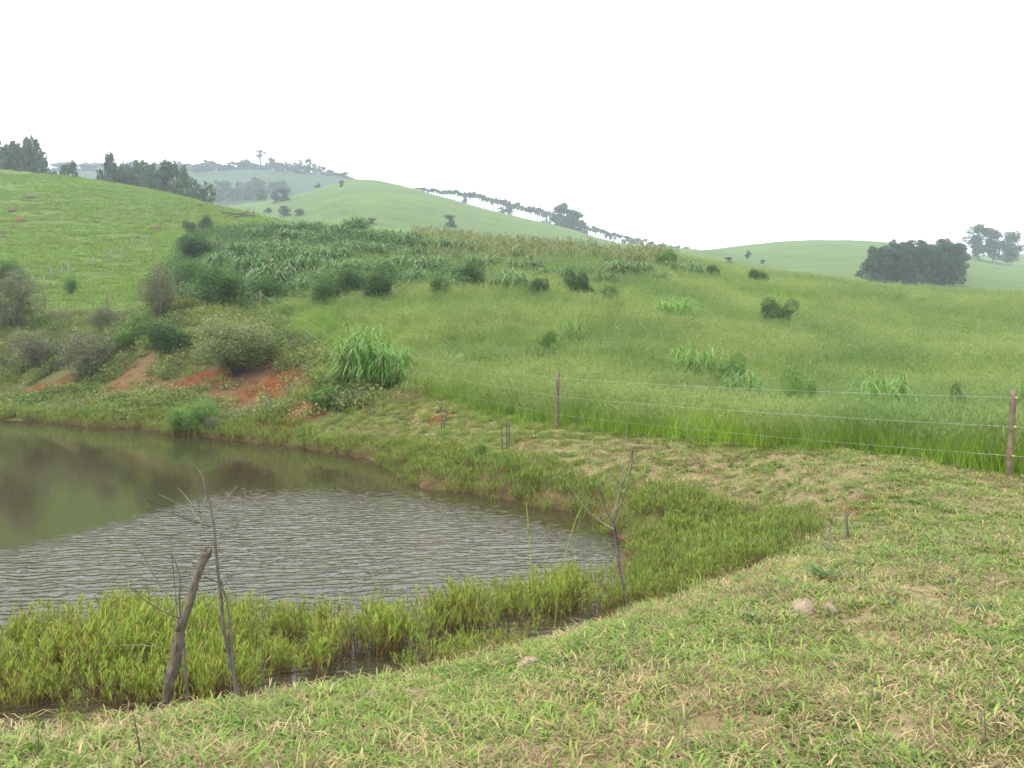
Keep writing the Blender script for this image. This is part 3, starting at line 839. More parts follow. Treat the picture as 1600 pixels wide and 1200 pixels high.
def bank_keep(x, y):
    sdp = poly_sd(x, y, shore)
    return (fence_side(x, y) > -.3) & (sdp > .4) & (y > 17) & (x < 1.5)
q = polar_pts(-R(38), R(5), 17, 68, 20, bank_keep, .5)
rr_ = red_at(q[:, 0], q[:, 1])
q = q[U(0, 1, len(q)) > np.clip(rr_ * 2.2 - .35, 0, .94)]
q = q[fbm(q[:, 0] * .5, q[:, 1] * .5, 3, 97) > -.2]
nl_ = fbm(q[:, 0] * .45, q[:, 1] * .45, 2, 98)
# the mown strip beside the fence right of the cane clump stays low
low = (q[:, 0] > -8) & (q[:, 1] < 27)
v = U(0, 1, len(q)) + nl_ * .9
pick = np.where(v < .32, rng.integers(5, 8, len(q)), np.where(v < .88, rng.integers(0, 3, len(q)), rng.integers(3, 5, len(q))))
pick = np.where(low, rng.integers(5, 8, len(q)), pick)
sc = U(.7, 1.5, len(q)) * np.where(low, .5, 1.15)
scatter('bank_scrub', S_bank, on_ground(q), sc, pick, 'tangled green and grey weeds covering the eroded bank above the pond', 'weeds', .15)

# pasture tufts on the left hill and the slope under it
def past_clump():
    q = Geo(); n = 26
    q.blades(disc(n, .42), U(0, 6.28, n), U(.12, .34, n), U(.03, .06, n), U(.1, .8, n), U(.1, .6, n), .15, 2, m=0)
    return q.mesh('pasture_clump', [m_past])
S_past = source_set('pasture_sources', [past_clump() for _ in range(4)])
def past_keep(x, y):
    m = zone_masks(x, y); return (m[2] > U(.35, .65, len(x))) & (fence_side(x, y) < 0)
q = polar_pts(-AZV, -.08, 56, 182, 6.5, past_keep, .5)
q = q[fbm(q[:, 0] * .22, q[:, 1] * .9, 3, 31) > -.13]
scatter('pasture_grass', S_past, on_ground(q), U(.7, 1.5, len(q)), rng.integers(0, 4, len(q)), 'short grazed pasture grass in tufts over the left hill', 'grass', .1)

# ------------------------------------------------------------------ fences
def lumpy_tube(path, radii, sides, mat, name, jitter=.15, parent=None, local=None):
    q = Geo(); path = np.asarray(path, float)
    if local is not None: path = path - np.asarray(local)
    q.tube(path, radii, sides, jitter=jitter)
    return link(name, q.mesh(name, [mat], True), parent)

bx0 = post_xy[1]
fence = thing('wire_fence', 'wire fence on brown wooden posts between the mown pond bank and tall meadow', 'fence', (bx0[0], bx0[1], zat(*bx0)))
floc = np.array(fence.location)
tops, wire_h = [], (.36, .82, 1.28)
wire_pts = [[], [], []]
lean = [(.0,.0),(.045,.0),(.02,.0),(-.01,0),(.03,0),(0,.02),(-.03,0),(-.02,0),(0,0)]
for i, (x_, y_) in enumerate(post_xy):
    z_ = zat(x_, y_); H = 1.40 + .05 * ((i * 37) % 5 - 2) / 2
    lx, ly = lean[i]
    pth = [(x_ + lx * t, y_ + ly * t, z_ - .25 + (H + .25) * t) for t in np.linspace(0, 1, 7)]
    rad = [.056, .055, .052, .053, .05, .05, .046]
    post = lumpy_tube(pth, rad, 10, m_post, 'post', .14, fence, floc)
    for j, hh in enumerate(wire_h):
        f = (hh + .25) / (H + .25)
        wire_pts[j].append((x_ + lx * f, y_ + ly * f - .062, z_ + hh))
        if i in (1,):
            lumpy_tube([(x_ + lx * f, y_ + ly * f - .085, z_ + hh - .012), (x_ + lx * f, y_ + ly * f - .085, z_ + hh + .012)], [.016, .016], 8, m_insul, 'insulator', 0, post, floc)
for j in range(3):
    pts = []
    wp = np.array(wire_pts[j])
    for a, b in zip(wp[:-1], wp[1:]):
        for t in np.linspace(0, 1, 9)[:-1]:
            q_ = a * (1 - t) + b * t; q_[2] -= .05 * 4 * t * (1 - t); pts.append(q_)
    pts.append(wp[-1])
    lumpy_tube(pts, .0014, 5, m_wire, 'wire', 0, fence, floc)

hp = [(52,451,20),(69,452,22),(80,436,18),(97,434,17),(108,431,19),(147,418,18),(174,408,17),(191,404,19),(207,390,17),(220,388,19),(233,384,17),(20,466,20),(36,458,18)]
h0 = hit(54, 448)
pf = thing('pasture_fence', 'row of short pale grey posts climbing the foot of the left pasture hill', 'fence', tuple(h0))
for i, (px, py, hpx) in enumerate(hp):
    q_ = hit(px, py); H = hpx / FPX * q_[1]; lx = random.uniform(-.08, .08)
    pth = [(q_[0] + lx * t, q_[1], q_[2] - .2 + (H + .2) * t) for t in (0, .3, .6, 1)]
    lumpy_tube(pth, [.07, .07, .065, .06], 7, m_post_pale if i in (2, 4, 8) else m_bark, 'post', .12, pf, h0)

# ------------------------------------------------------------------ bare saplings, stump and sticks near the pond
def pix_path(lst, D, dz=0.):
    return np.array([P(px, py, D + dz * k / max(1, len(lst) - 1)) for k, (px, py) in enumerate(lst)])
def sapling(label, basepx, stems, cat='sapling', name='bare_sapling', D=None):
    b = hit(*basepx); b0 = b[1]
    D = b[1] if D is None else D
    b = np.array((*P(*basepx, D)[:2], 0.)); b[2] = zat(b[0], b[1])
    shift = 0. if D != b0 else b[2] - P(*basepx, D)[2]
    t = thing(name, label, cat, tuple(b))
    for nm, mat, pts, r0, r1, dz in stems:
        pth = pix_path(pts, D, dz); pth[:, 2] += shift
        if D != b0 and nm == 'stem' and zat(pth[0][0], pth[0][1]) < pth[0][2]:
            pth = np.concatenate([[[pth[0][0] + .01, pth[0][1], zat(pth[0][0], pth[0][1]) - .05]], pth])
        # refine with a little waviness
        n = len(pth); tt = np.linspace(0, n - 1, (n - 1) * 4 + 1)
        fine = np.stack([np.interp(tt, np.arange(n), pth[:, k]) for k in range(3)], 1)
        ker = np.array([.25, .5, .25])
        for _ in range(2):
            fine[1:-1] = fine[:-2] * .25 + fine[1:-1] * .5 + fine[2:] * .25
        if mat is m_twig_pale: r0, r1 = r0 * .65, r1 * .65
        fine[1:-1] += rng.normal(0, .0022, (len(fine) - 2, 3))
        if nm == 'stem': fine[0, 2] -= .04
        lumpy_tube(fine, np.linspace(r0, r1, len(fine)), 7, mat, nm, .2, t, b)
    return t
BD, TP = m_bark_dark, m_twig_pale
sapling('tall thin bare sapling just right of the leaning stump, twigs spread over the water', (374,1091), [
    ('stem', BD, [(374,1091),(362,1045),(352,996),(344,928),(339,876),(333,811),(323,769),(318,749),(310,733),(299,723)], .015, .003, .05),
    ('stem', BD, [(367,1058),(362,1013),(359,964),(349,918),(343,905)], .010, .006, .03),
    ('branch', BD, [(331,823),(300,813),(278,806),(250,795),(224,780)], .0055, .003, -.2),
    ('branch', TP, [(326,806),(318,800),(294,782),(278,762)], .004, .002, .2),
    ('branch', TP, [(318,820),(310,812),(291,782)], .003, .002, .2),
    ('branch', TP, [(333,800),(352,780),(371,759)], .0035, .002, .1),
    ('branch', TP, [(313,796),(319,783),(324,770)], .003, .002, .1),
    ('branch', BD, [(341,910),(320,902),(299,879)], .0045, .002, -.15),
    ('branch', BD, [(349,915),(365,896),(378,873)], .0035, .002, .15),
    ('branch', TP, [(318,800),(289,793),(247,772)], .003, .0015, -.1),
    ('branch', TP, [(347,944),(340,947),(330,948)], .003, .002, -.1)], D=5.15)
stump_base = (266,1068)
Ds = 5.6
b = P(*stump_base, Ds); zb = zat(b[0], b[1])
st = thing('dead_stump', 'thick leaning dead trunk with a sawn split top among the reeds', 'stump', (b[0], b[1], zb))
pth = pix_path([(258,1118),(262,1085),(266,1060),(274,1032),(278,1008),(281,985),(290,962),(299,932),(308,900),(317,876),(322,864)], Ds, .1)
q = Geo()
nfine = 40; tt = np.linspace(0, len(pth) - 1, nfine)
fine = np.stack([np.interp(tt, np.arange(len(pth)), pth[:, k]) for k in range(3)], 1)
fine[1:-1] = fine[:-2] * .25 + fine[1:-1] * .5 + fine[2:] * .25
rad = np.interp(np.linspace(0, 1, nfine), [0, .15, .42, .52, .75, .93, 1], [.040, .042, .046, .034, .031, .033, .042]) * 1.02
q.tube(fine, rad * .88, 22, jitter=.3)
link('trunk', q.mesh('trunk', [m_stump], True), st).location = (-b[0], -b[1], -zb)
lumpy_tube(pix_path([(281,985),(279,974),(280,962)], Ds - .02), [.03, .026, .012], 9, m_stump, 'broken_limb', .25, st, (b[0], b[1], zb))
for k_, (dx, ln_) in enumerate([(-6, 12), (-1, 16), (4, 9), (7, 12)]):
    lumpy_tube(pix_path([(321 + dx * .5, 872), (322 + dx, 864 - ln_ * .4), (322 + dx * 1.3, 864 - ln_ * .62)], Ds + .1), [.017, .014, .006], 6, m_stump, 'splinter', .3, st, (b[0], b[1], zb))
sapling('thin dark bare sapling with curved side twigs in front of the leaning stump', (294,1091), [
    ('stem', BD, [(294,1091),(289,1039),(286,996),(283,967),(281,944),(280,922),(283,909),(278,889),(268,863)], .010, .0028, .05),
    ('branch', BD, [(281,966),(252,954),(226,938),(203,917)], .0055, .0025, -.15),
    ('branch', BD, [(279,944),(255,922),(229,879),(208,845)], .005, .002, .15),
    ('branch', BD, [(284,922),(293,906),(299,890)], .003, .002, .1),
    ('branch', TP, [(286,1000),(297,985),(305,975)], .003, .002, -.1)], D=5.2)
sapling('bare forked sapling standing at the right end of the pond', (984,955), [
    ('stem', BD, [(984,955),(974,918),(966,880),(961,841),(959,812)], .017, .010, .05),
    ('branch', BD, [(959,814),(971,787),(980,761),(987,727),(990,698)], .009, .007, -.05),
    ('branch', m_bark, [(958,808),(966,774),(974,732),(977,694),(979,663)], .007, .003, .1),
    ('branch', BD, [(959,818),(948,800),(941,779),(938,765)], .008, .006, -.1),
    ('branch', m_bark, [(959,827),(938,815),(914,794),(894,766),(882,748),(876,727)], .007, .0025, .15),
    ('branch', m_bark, [(961,815),(966,807)], .006, .004, 0),
    ('branch', BD, [(980,958),(956,939),(940,912)], .006, .004, -.1)])
sapling('bare pale twig lying level over the reeds left of the stump', (246,1010), [
    ('branch', TP, [(246,1010),(215,1007),(185,1009),(152,1007)], .006, .002, -.1)], 'twig', 'fallen_twig', Ds + .1)
sapling('small forked bare stem on the mown bank below the cane clump', (694,672), [
    ('stem', BD, [(694,672),(694,660),(698,648),(700,640)], .028, .014, 0), ('stem', BD, [(690,668),(689,645),(690,616)], .02, .008, .1), ('branch', BD, [(689,640),(680,624)], .012, .006, 0)])
sapling('cluster of three thin upright sticks left of the nearest middle fence post', (792,706), [
    ('stem', BD, [(792,706),(792,680),(792,652)], .025, .014, 0), ('stem', BD, [(795,700),(796,680),(796,660)], .018, .01, .1), ('stem', BD, [(785,702),(784,684),(784,664)], .018, .01, -.1)])
sapling('short dark stick with a crooked top at the lawn edge on the right', (1326,845), [
    ('stem', BD, [(1326,845),(1324,828),(1322,806)], .016, .014, 0), ('branch', BD, [(1322,808),(1327,802),(1328,800)], .016, .010, 0), ('branch', TP, [(1322,806),(1310,800),(1300,798)], .008, .004, 0)])
sapling('slender grey stem with a low side twig at the lawn edge', (1296,868), [
    ('stem', m_bark, [(1296,868),(1296,845),(1297,818)], .012, .007, 0), ('branch', m_bark, [(1298,868),(1312,862),(1324,850)], .007, .004, 0), ('branch', m_bark, [(1294,860),(1284,846),(1281,832)], .006, .003, 0)])
for lab, pts in [('tall pale seed stalk rising from the reeds right of middle', [(836,990),(831,917),(827,835),(822,784)]),
                 ('bent pale seed stalk rising from the reeds near the forked sapling', [(866,985),(872,921),(888,850),(899,812),(910,790)])]:
    sapling(lab, pts[0], [('stem', m_reed, pts, .006, .003, .1)] + [('seed_head', m_head, [pts[-2], pts[-1]], .008, .003, .1)], 'grass stalk', 'seed_stalk', 8.4)

# ------------------------------------------------------------------ shrubs, cane clumps
def shrub_mesh(nleaf, lsize, mat, seed_, flat=.8, lobes=9, aspect=.5, twiggy=False, low=.12):
    """crown of leaves in a unit-size dome: x,y in [-.5,.5], z in [0,1]"""
    q = Geo()
    cen = [(np.array([max(-.27, min(.27, random.gauss(0, .2))), max(-.27, min(.27, random.gauss(0, .2))), random.uniform(.25, .75)]), random.uniform(.10, .25)) for _ in range(lobes)]
    cen.append((np.array([0, 0, .42]), .31))
    vol = np.array([r_ ** 2.3 for _, r_ in cen]); vol /= vol.sum()
    for (c_, r_), f in zip(cen, vol):
        n = int(nleaf * f)
        d = rng.normal(size=(n, 3)); d /= np.linalg.norm(d, axis=1)[:, None]
        rad = r_ * U(.45, 1.0, n) ** .5 * (1 + .25 * rng.normal(size=n) * .5)
        p_ = c_ + d * rad[:, None] * [1, 1, 1.15]
        p_ = p_[p_[:, 2] > low * .3]
        p_[:, :2] = np.clip(p_[:, :2], -.6, .6)
        q.leaves(p_, lsize * U(.6, 1.3, len(p_)), ht=np.clip(p_[:, 2], 0, 1), aspect=aspect)  # base to tip colour follows each leaf's height in the crown
    for _ in range(26):                        # sprigs standing out of the outline
        a = random.uniform(0, 6.28); e_ = random.uniform(.2, 1.4); n = 14
        dv = np.array([math.cos(a) * math.cos(e_) * .52, math.sin(a) * math.cos(e_) * .52, math.sin(e_) * .66])
        t = U(.6, 1.0, n)
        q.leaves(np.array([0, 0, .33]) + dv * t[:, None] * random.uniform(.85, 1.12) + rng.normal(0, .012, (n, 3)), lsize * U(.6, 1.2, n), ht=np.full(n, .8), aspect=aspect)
    if twiggy:
        n = int(nleaf * .025)
        q.blades(disc(n, .12), U(0, 6.28, n), U(.5, 1.0, n), np.full(n, lsize * .2), U(.1, .6, n), U(-.1, .25, n), 0, 4, m=0)
    return q.mesh('crown', [mat])
def stems_mesh(mat, n=6, rad=.02):
    q = Geo()
    for i in range(n):
        a = random.uniform(0, 6.28); s_ = random.uniform(.1, .32); h = random.uniform(.4, .62)
        q.tube([(0.03 * math.cos(a), .03 * math.sin(a), -.06), (s_ * .4 * math.cos(a), s_ * .4 * math.sin(a), h * .45), (s_ * math.cos(a), s_ * math.sin(a), h)], [rad, rad * .7, rad * .3], 5)
    return q.mesh('stems', [mat])
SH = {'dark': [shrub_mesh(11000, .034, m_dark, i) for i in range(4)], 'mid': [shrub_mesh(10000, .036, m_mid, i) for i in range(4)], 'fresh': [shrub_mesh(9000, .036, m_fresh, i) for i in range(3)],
      'grey': [shrub_mesh(6000, .04, m_grey, 1, twiggy=True, aspect=.35), shrub_mesh(6000, .04, m_grey, 2, twiggy=True, aspect=.35)]}
stems_ = {'dark': stems_mesh(m_bark_dark), 'mid': stems_mesh(m_bark_dark), 'grey': stems_mesh(m_bark, 12, .012)}
def plant(name, label, cat, me, px, py, wpx, hpx, stem=None, group=None, at=None, part='foliage', depth=None, fit=1.0):
    q_ = hit(px, py) if at is None else at
    if name in ('cane_clump', 'green_shrub', 'dark_shrub') and fence_side(q_[0:1], q_[1:2])[0] < -.8 and px > 255:
        up = (.95 if q_[1] < 45 else .7) * FPX / q_[1]                 # its foot is hidden in the tall grass
        q_ = hit(px, py + up * .8); hpx += up * fit
    D = q_[1]
    wd, ht = wpx / FPX * D, hpx / FPX * D
    t = thing(name, label, cat, tuple(q_), random.uniform(0, 6.28), group, (wd, (depth or wd), ht))
    link(part, me, t)
    if stem is not None: link('stem', stem, t)
    return t
olive = shrub_mesh(22000, .03, m_olive, 5, lobes=16, aspect=.5, low=.3)
plant('olive_bush', 'large pale olive rounded bush on the red bank above the pond', 'bush', olive, 370,586, 132, 104, stems_mesh(m_bark_dark, 10, .014))
SHR = [  # kind, px, py(base), w, h, label
 ('dark',312,412,68,48,'biggest dark rounded shrub at the left end of the cane thicket'),
 ('dark',322,357,30,20,'small dark shrub near the fallen branches at the top left of the meadow'),
 ('dark',298,362,24,16,'little dark shrub left of the small one by the fallen branches'),
 ('dark',590,472,64,56,'dark round shrub in front of the middle of the cane thicket'),
 ('dark',556,464,56,50,'dark shrub touching the left side of the round one before the thicket'),
 ('mid',338,470,78,52,'broad green shrub behind the pale olive bush'),
 ('mid',290,452,52,56,'green shrub left of the cane thicket beside the slope'),
 ('dark',735,452,60,44,'dark shrub left of the arching cane clump in the thicket'),
 ('dark',838,462,44,30,'low dark shrub right of the arching cane clump'),
 ('dark',868,398,26,24,'small dark shrub on the crest below the tall ridge trees'),
 ('dark',906,466,46,44,'dark upright shrub at the right front of the thicket'),
 ('mid',942,476,44,28,'low green shrub right of the upright dark one'),
 ('dark',1187,445,36,28,'dark shrub on the meadow crest below the right hill'),
 ('dark',1212,510,62,44,'dark round shrub alone in the right half of the meadow'),
 ('mid',1406,474,34,20,'small green shrub left below the dense grove'),
 ('dark',1496,634,30,26,'small dark shrub left of the nearest fence post'),
 ('dark',1116,434,26,22,'small dark shrub at the right end of the crest thicket'),
 ('fresh',1040,418,44,30,'yellowish green shrub on the crest right of middle'),
 ('mid',690,465,44,40,'green shrub in the thicket right of the dark round shrub'),
 ('mid',425,470,60,36,'low green shrub above the top wire left of the meadow'),
 ('fresh',855,545,40,28,'small green shrub in the open middle of the meadow'),
 ('fresh',1250,632,60,52,'pale green bushy weed behind the fence wires, right of centre'),
 ('fresh',1140,595,56,40,'green weed bush right of the bright cane clump in the meadow'),
 ('mid',510,470,56,40,'green shrub low in the thicket left of the dark pair'),
 ('dark',655,385,30,22,'small dark shrub in the dry maize near the crest'),
 ('dark',385,420,40,36,'dark shrub among the left cane clumps'),
 ('grey',140,590,86,74,'grey brown leafless bush on the left of the bank'),
 ('grey',18,518,86,92,'tall grey twiggy bush at the left edge above the pond'),
 ('grey',60,575,70,60,'grey twiggy bush low at the left edge under the tall one'),
 ('grey',250,500,62,84,'thin grey feathery little tree on the slope above the bank'),
 ('fresh',296,678,76,52,'grey green bush standing at the far waterline'),
 ('mid',262,560,80,66,'dark green scrub left of the pale olive bush'),
 ('fresh',205,545,50,40,'green scrub below the middle post of the bank fence'),
 ('grey',160,520,44,40,'small grey bush under the post at the left of the bank'),
 ('fresh',502,640,50,38,'rounded green weed bush beside the red scar'),
 ('fresh',752,720,34,30,'dense green tussock on the right shore of the pond'),
 ('grey',338,678,34,28,'grey spiky plant at the waterline below the red scar'),
 ('fresh',110,462,28,34,'small yellow green bush between the posts on the left slope'),
 ('mid',18,458,56,60,'dark green tree crown rising at the left edge of the slope'),
]
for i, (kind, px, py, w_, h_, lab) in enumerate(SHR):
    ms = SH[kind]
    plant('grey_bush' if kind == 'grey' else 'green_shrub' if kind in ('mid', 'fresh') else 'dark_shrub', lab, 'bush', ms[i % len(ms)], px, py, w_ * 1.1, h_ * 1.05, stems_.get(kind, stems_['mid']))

def cane_mesh(n, mat, wl=.016):
    q = Geo()
    ns_ = n // 9
    b = disc(ns_, .32); a_ = np.arctan2(b[:, 1], b[:, 0]) + rng.normal(0, .4, ns_)
    Ls = U(.35, .80, ns_) * (1 - .8 * np.hypot(b[:, 0], b[:, 1])); le = U(.0, .12, ns_) + np.hypot(b[:, 0], b[:, 1]) * .4
    q.blades(b, a_, Ls, np.full(ns_, wl * .7), le, U(0, .1, ns_), 0, 3, m=0, taper=.3)
    for i in range(ns_):
        nl = 9
        t = U(.3, 1.0, nl)
        p_ = b[i] + np.stack([np.cos(a_[i]) * Ls[i] * le[i] * t, np.sin(a_[i]) * Ls[i] * le[i] * t, Ls[i] * t], 1)
        q.blades(p_, a_[i] + rng.normal(0, 1.2, nl), U(.25, .46, nl), wl * U(.6, 1.3, nl), U(.3, .75, nl), U(.1, .5, nl), U(.75, 1.25, nl), 6, m=0, mid=.5)
    zs_ = np.percentile(np.concatenate(q.V)[:, 2], 98)
    q.V = [v_ * [1, 1, 1 / zs_] for v_ in q.V]
    return q.mesh('leaves', [mat])
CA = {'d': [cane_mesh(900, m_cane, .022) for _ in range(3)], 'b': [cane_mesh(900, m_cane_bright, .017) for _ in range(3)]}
CANES = [
 ('b',575,606,95,100,'biggest bright green cane grass clump behind the fence post by the bank'),
 ('b',618,604,62,68,'bright cane grass clump hugging the right side of the biggest one'),
 ('b',1382,636,84,46,'bright broad leaved cane clump low behind the fence on the right'),
 ('b',1086,580,66,36,'bright cane clump in the meadow beyond the middle fence post'),
 ('b',1052,496,62,26,'flat bright cane tuft high in the meadow right of centre'),
 ('b',895,530,40,26,'small yellow green grass tuft in the middle of the meadow'),
 ('b',1165,612,70,26,'low bright cane tuft just above the top fence wire'),
 ('b',1594,640,30,34,'cane clump half hidden behind the nearest fence post'),
 ('b',1430,478,40,14,'low bright tuft on the meadow below the dense grove'),
 ('d',430,450,78,58,'large silvery cane clump at the front left of the thicket'),
 ('d',395,425,60,44,'cane clump behind the left shoulder of the large silvery one'),
 ('d',480,424,58,44,'rounded cane clump in the middle left of the thicket'),
 ('d',440,396,56,34,'cane clump high in the thicket above the large silvery one'),
 ('d',532,430,52,42,'cane clump right of the rounded one in the thicket'),
 ('d',500,382,50,34,'cane clump near the crest at the left'),
 ('d',545,400,56,36,'cane clump in the upper middle of the thicket'),
 ('d',410,372,44,26,'small cane clump near the top left of the thicket'),
 ('d',628,424,58,44,'tall cane clump above the dark round shrub'),
 ('d',668,430,52,48,'tall drooping cane clump right of the dark round shrub'),
 ('d',712,456,44,42,'narrow dark cane clump in the thicket at centre'),
 ('d',800,452,62,44,'arching cane clump with pale leaves at the front of the thicket'),
 ('d',968,432,64,40,'wide cane clump on the crest right of the thicket'),
 ('d',1000,430,44,34,'cane clump attached to the right of the wide crest clump'),
 ('d',1082,432,40,30,'cane clump near the right end of the crest'),
 ('d',585,375,50,26,'cane clump on the crest among dry maize'),
 ('d',760,420,50,34,'cane clump in the dry maize right of centre'),
 ('d',345,395,44,34,'cane clump right of the biggest dark shrub'),
 ('d',930,410,40,30,'cane clump at the crest left of the wide one'),
]
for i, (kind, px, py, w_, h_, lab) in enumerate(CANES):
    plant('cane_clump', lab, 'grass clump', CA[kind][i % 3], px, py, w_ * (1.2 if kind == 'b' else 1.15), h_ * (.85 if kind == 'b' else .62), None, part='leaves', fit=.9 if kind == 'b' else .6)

# the rest of the thicket: look-alike clumps filling it between the ones above
GCN = 'cane clumps packed in the thicket on the upper meadow'
for px, py in [(365,440),(382,452),(352,418),(400,400),(425,412),(455,440),(465,405),(505,440),(520,405),(560,428),(575,405),(600,398),(600,430),(650,405),(690,415),(730,430),(745,402),
               (780,440),(820,425),(850,430),(880,440),(905,425),(460,378),(480,365),(530,368),(560,362),(620,378),(640,390),(690,392),(720,400),(800,405),(940,440),(1020,440),(1060,425),(380,395),(430,362),(650,445),(540,452),(470,455),(870,410)]:
    plant('cane_clump', 'cane clump packed among its neighbours in the thicket on the upper meadow', 'grass clump', CA['d'][int(px) % 3], px + random.uniform(-5, 5), py + random.uniform(-3, 3), random.uniform(44, 66), random.uniform(15, 26) * (1 if px < 760 else .85), None, GCN, part='leaves', fit=.55)

# small broad-leaf plants in the lawn
bl = Geo(); n = 22
bl.blades(disc(n, .25), U(0, 6.28, n), U(.25, .5, n), U(.10, .2, n), U(.3, .9, n), U(.1, .4, n), .2, 4, m=0, mid=.95)
bl = bl.mesh('leaves', [m_weed])
for px, py, w_, h_, lab in [(1302,1042,44,34,'broad leaved dark weed in the lawn at the lower right'), (1290,905,60,50,'leafy weed in the lawn below the short crooked stick'), (1540,960,60,34,'low leafy weed near the right edge of the lawn')]:
    plant('broadleaf_weed', lab, 'weed', bl, px, py, w_, h_, None, part='leaves')

# mounds
def mound_mesh(mat, seed_):
    n, m_ = 20, 8
    V, F_ = [], []
    for j in range(m_ + 1):
        t = j / m_
        for i in range(n):
            a = 2 * math.pi * i / n
            rr = .5 * math.cos(t * math.pi / 2) * (1 + .5 * float(fbm(np.array([math.cos(a) * 1.5 + seed_]), np.array([math.sin(a) * 1.5 + t]), 3, seed_)[0])) + .002
            V.append((rr * math.cos(a), rr * math.sin(a), math.sin(t * math.pi / 2) * (1 + .5 * float(fbm(np.array([a * 2]), np.array([t * 3.]), 2, seed_ + 5)[0])) - .15))
    for j in range(m_):
        for i in range(n):
            F_.append([j*n+i, j*n+(i+1) % n, (j+1)*n+(i+1) % n, (j+1)*n+i])
    return mesh_from('mound', V, np.array(F_), [mat], smooth_shade=True)
def mound(label, cat, px, py, w_, h_, mat, s, name='termite_mound'):
    q_ = hit(px, py); me = mound_mesh(mat, s)
    o = link(name, me); o.location = tuple(q_); o.scale = (w_ / FPX * q_[1], w_ / FPX * q_[1] * .8, h_ / FPX * q_[1]); o.rotation_euler = (0, 0, s)
    return tag(o, label, cat)
mound('sandy pale ant mound in the lawn at right, the larger of two', 'ant mound', 1255,957,52,24, m_sand, 1, 'ant_mound')
mound('sandy crumb of earth right of the larger ant mound', 'ant mound', 1296,960,28,22, m_sand, 2, 'ant_mound')
mound('grey ant mound at the lawn edge near the water strip', 'ant mound', 830,1042,44,18, m_sand, 3, 'ant_mound')
for px, py, w_, h_, m_, lab in [(32,346,18,7,m_redmound,'reddish termite mound low on the left pasture hill'),(20,330,16,6,m_mound,'brown termite mound above the reddish one on the left hill'),
        (46,309,22,6,m_mound,'flat brown mound high on the left hill'),(312,321,12,5,m_mound,'small brown mound near the right shoulder of the hill'),
        (350,318,10,5,m_redmound,'tiny reddish mound where the left hill meets the hazy woods'),(242,357,20,6,m_mound,'dark mound on the lower right of the left hill'),(3,366,16,7,m_mound,'dark mound at the left edge of the hill')]:
    mound(lab, 'mound', px, py, w_, h_, m_, len(lab))

# fallen branches at the top of the meadow
q0 = hit(375, 345)
fb = thing('fallen_branches', 'pile of pale fallen branches beside a post at the top left of the meadow', 'branches', tuple(q0))
for a, b_, r_ in [((346,333),(400,338),.16),((352,338),(398,332),.12),((366,339),(400,336),.14),((380,336),(392,326),.1),((370,334),(345,331),.08),((397,341),(397,324),.09)]:
    lumpy_tube(pix_path([a, ((a[0]+b_[0])/2, (a[1]+b_[1])/2 - 1.5), b_], q0[1]), [r_ * .7, r_ * .65, r_ * .35], 7, m_bark_dark, 'branch', .2, fb, q0)

# dead cane litter below the big clump
q = Geo()
c0 = hit(625, 622)
n = 120
b = disc(n, 1.0) * [1.5, .8, 1]; xy = b[:, :2] + c0[:2]
b = np.concatenate([xy - c0[:2], (zfun(xy[:, 0], xy[:, 1]) - c0[2] + .05)[:, None]], 1)
q.blades(b, rng.normal(-.3, .7, n), U(.5, 1.3, n), U(.012, .03, n), U(.8, 1.1, n), U(-.1, .2, n), U(.75, 1.0, n), 4, m=0)
cl = link('cane_litter', q.mesh('cane_litter', [m_straw])); cl.location = tuple(c0)
tag(cl, 'pale dead cane stalks lying below the biggest cane clump', 'dead canes', kind='stuff')

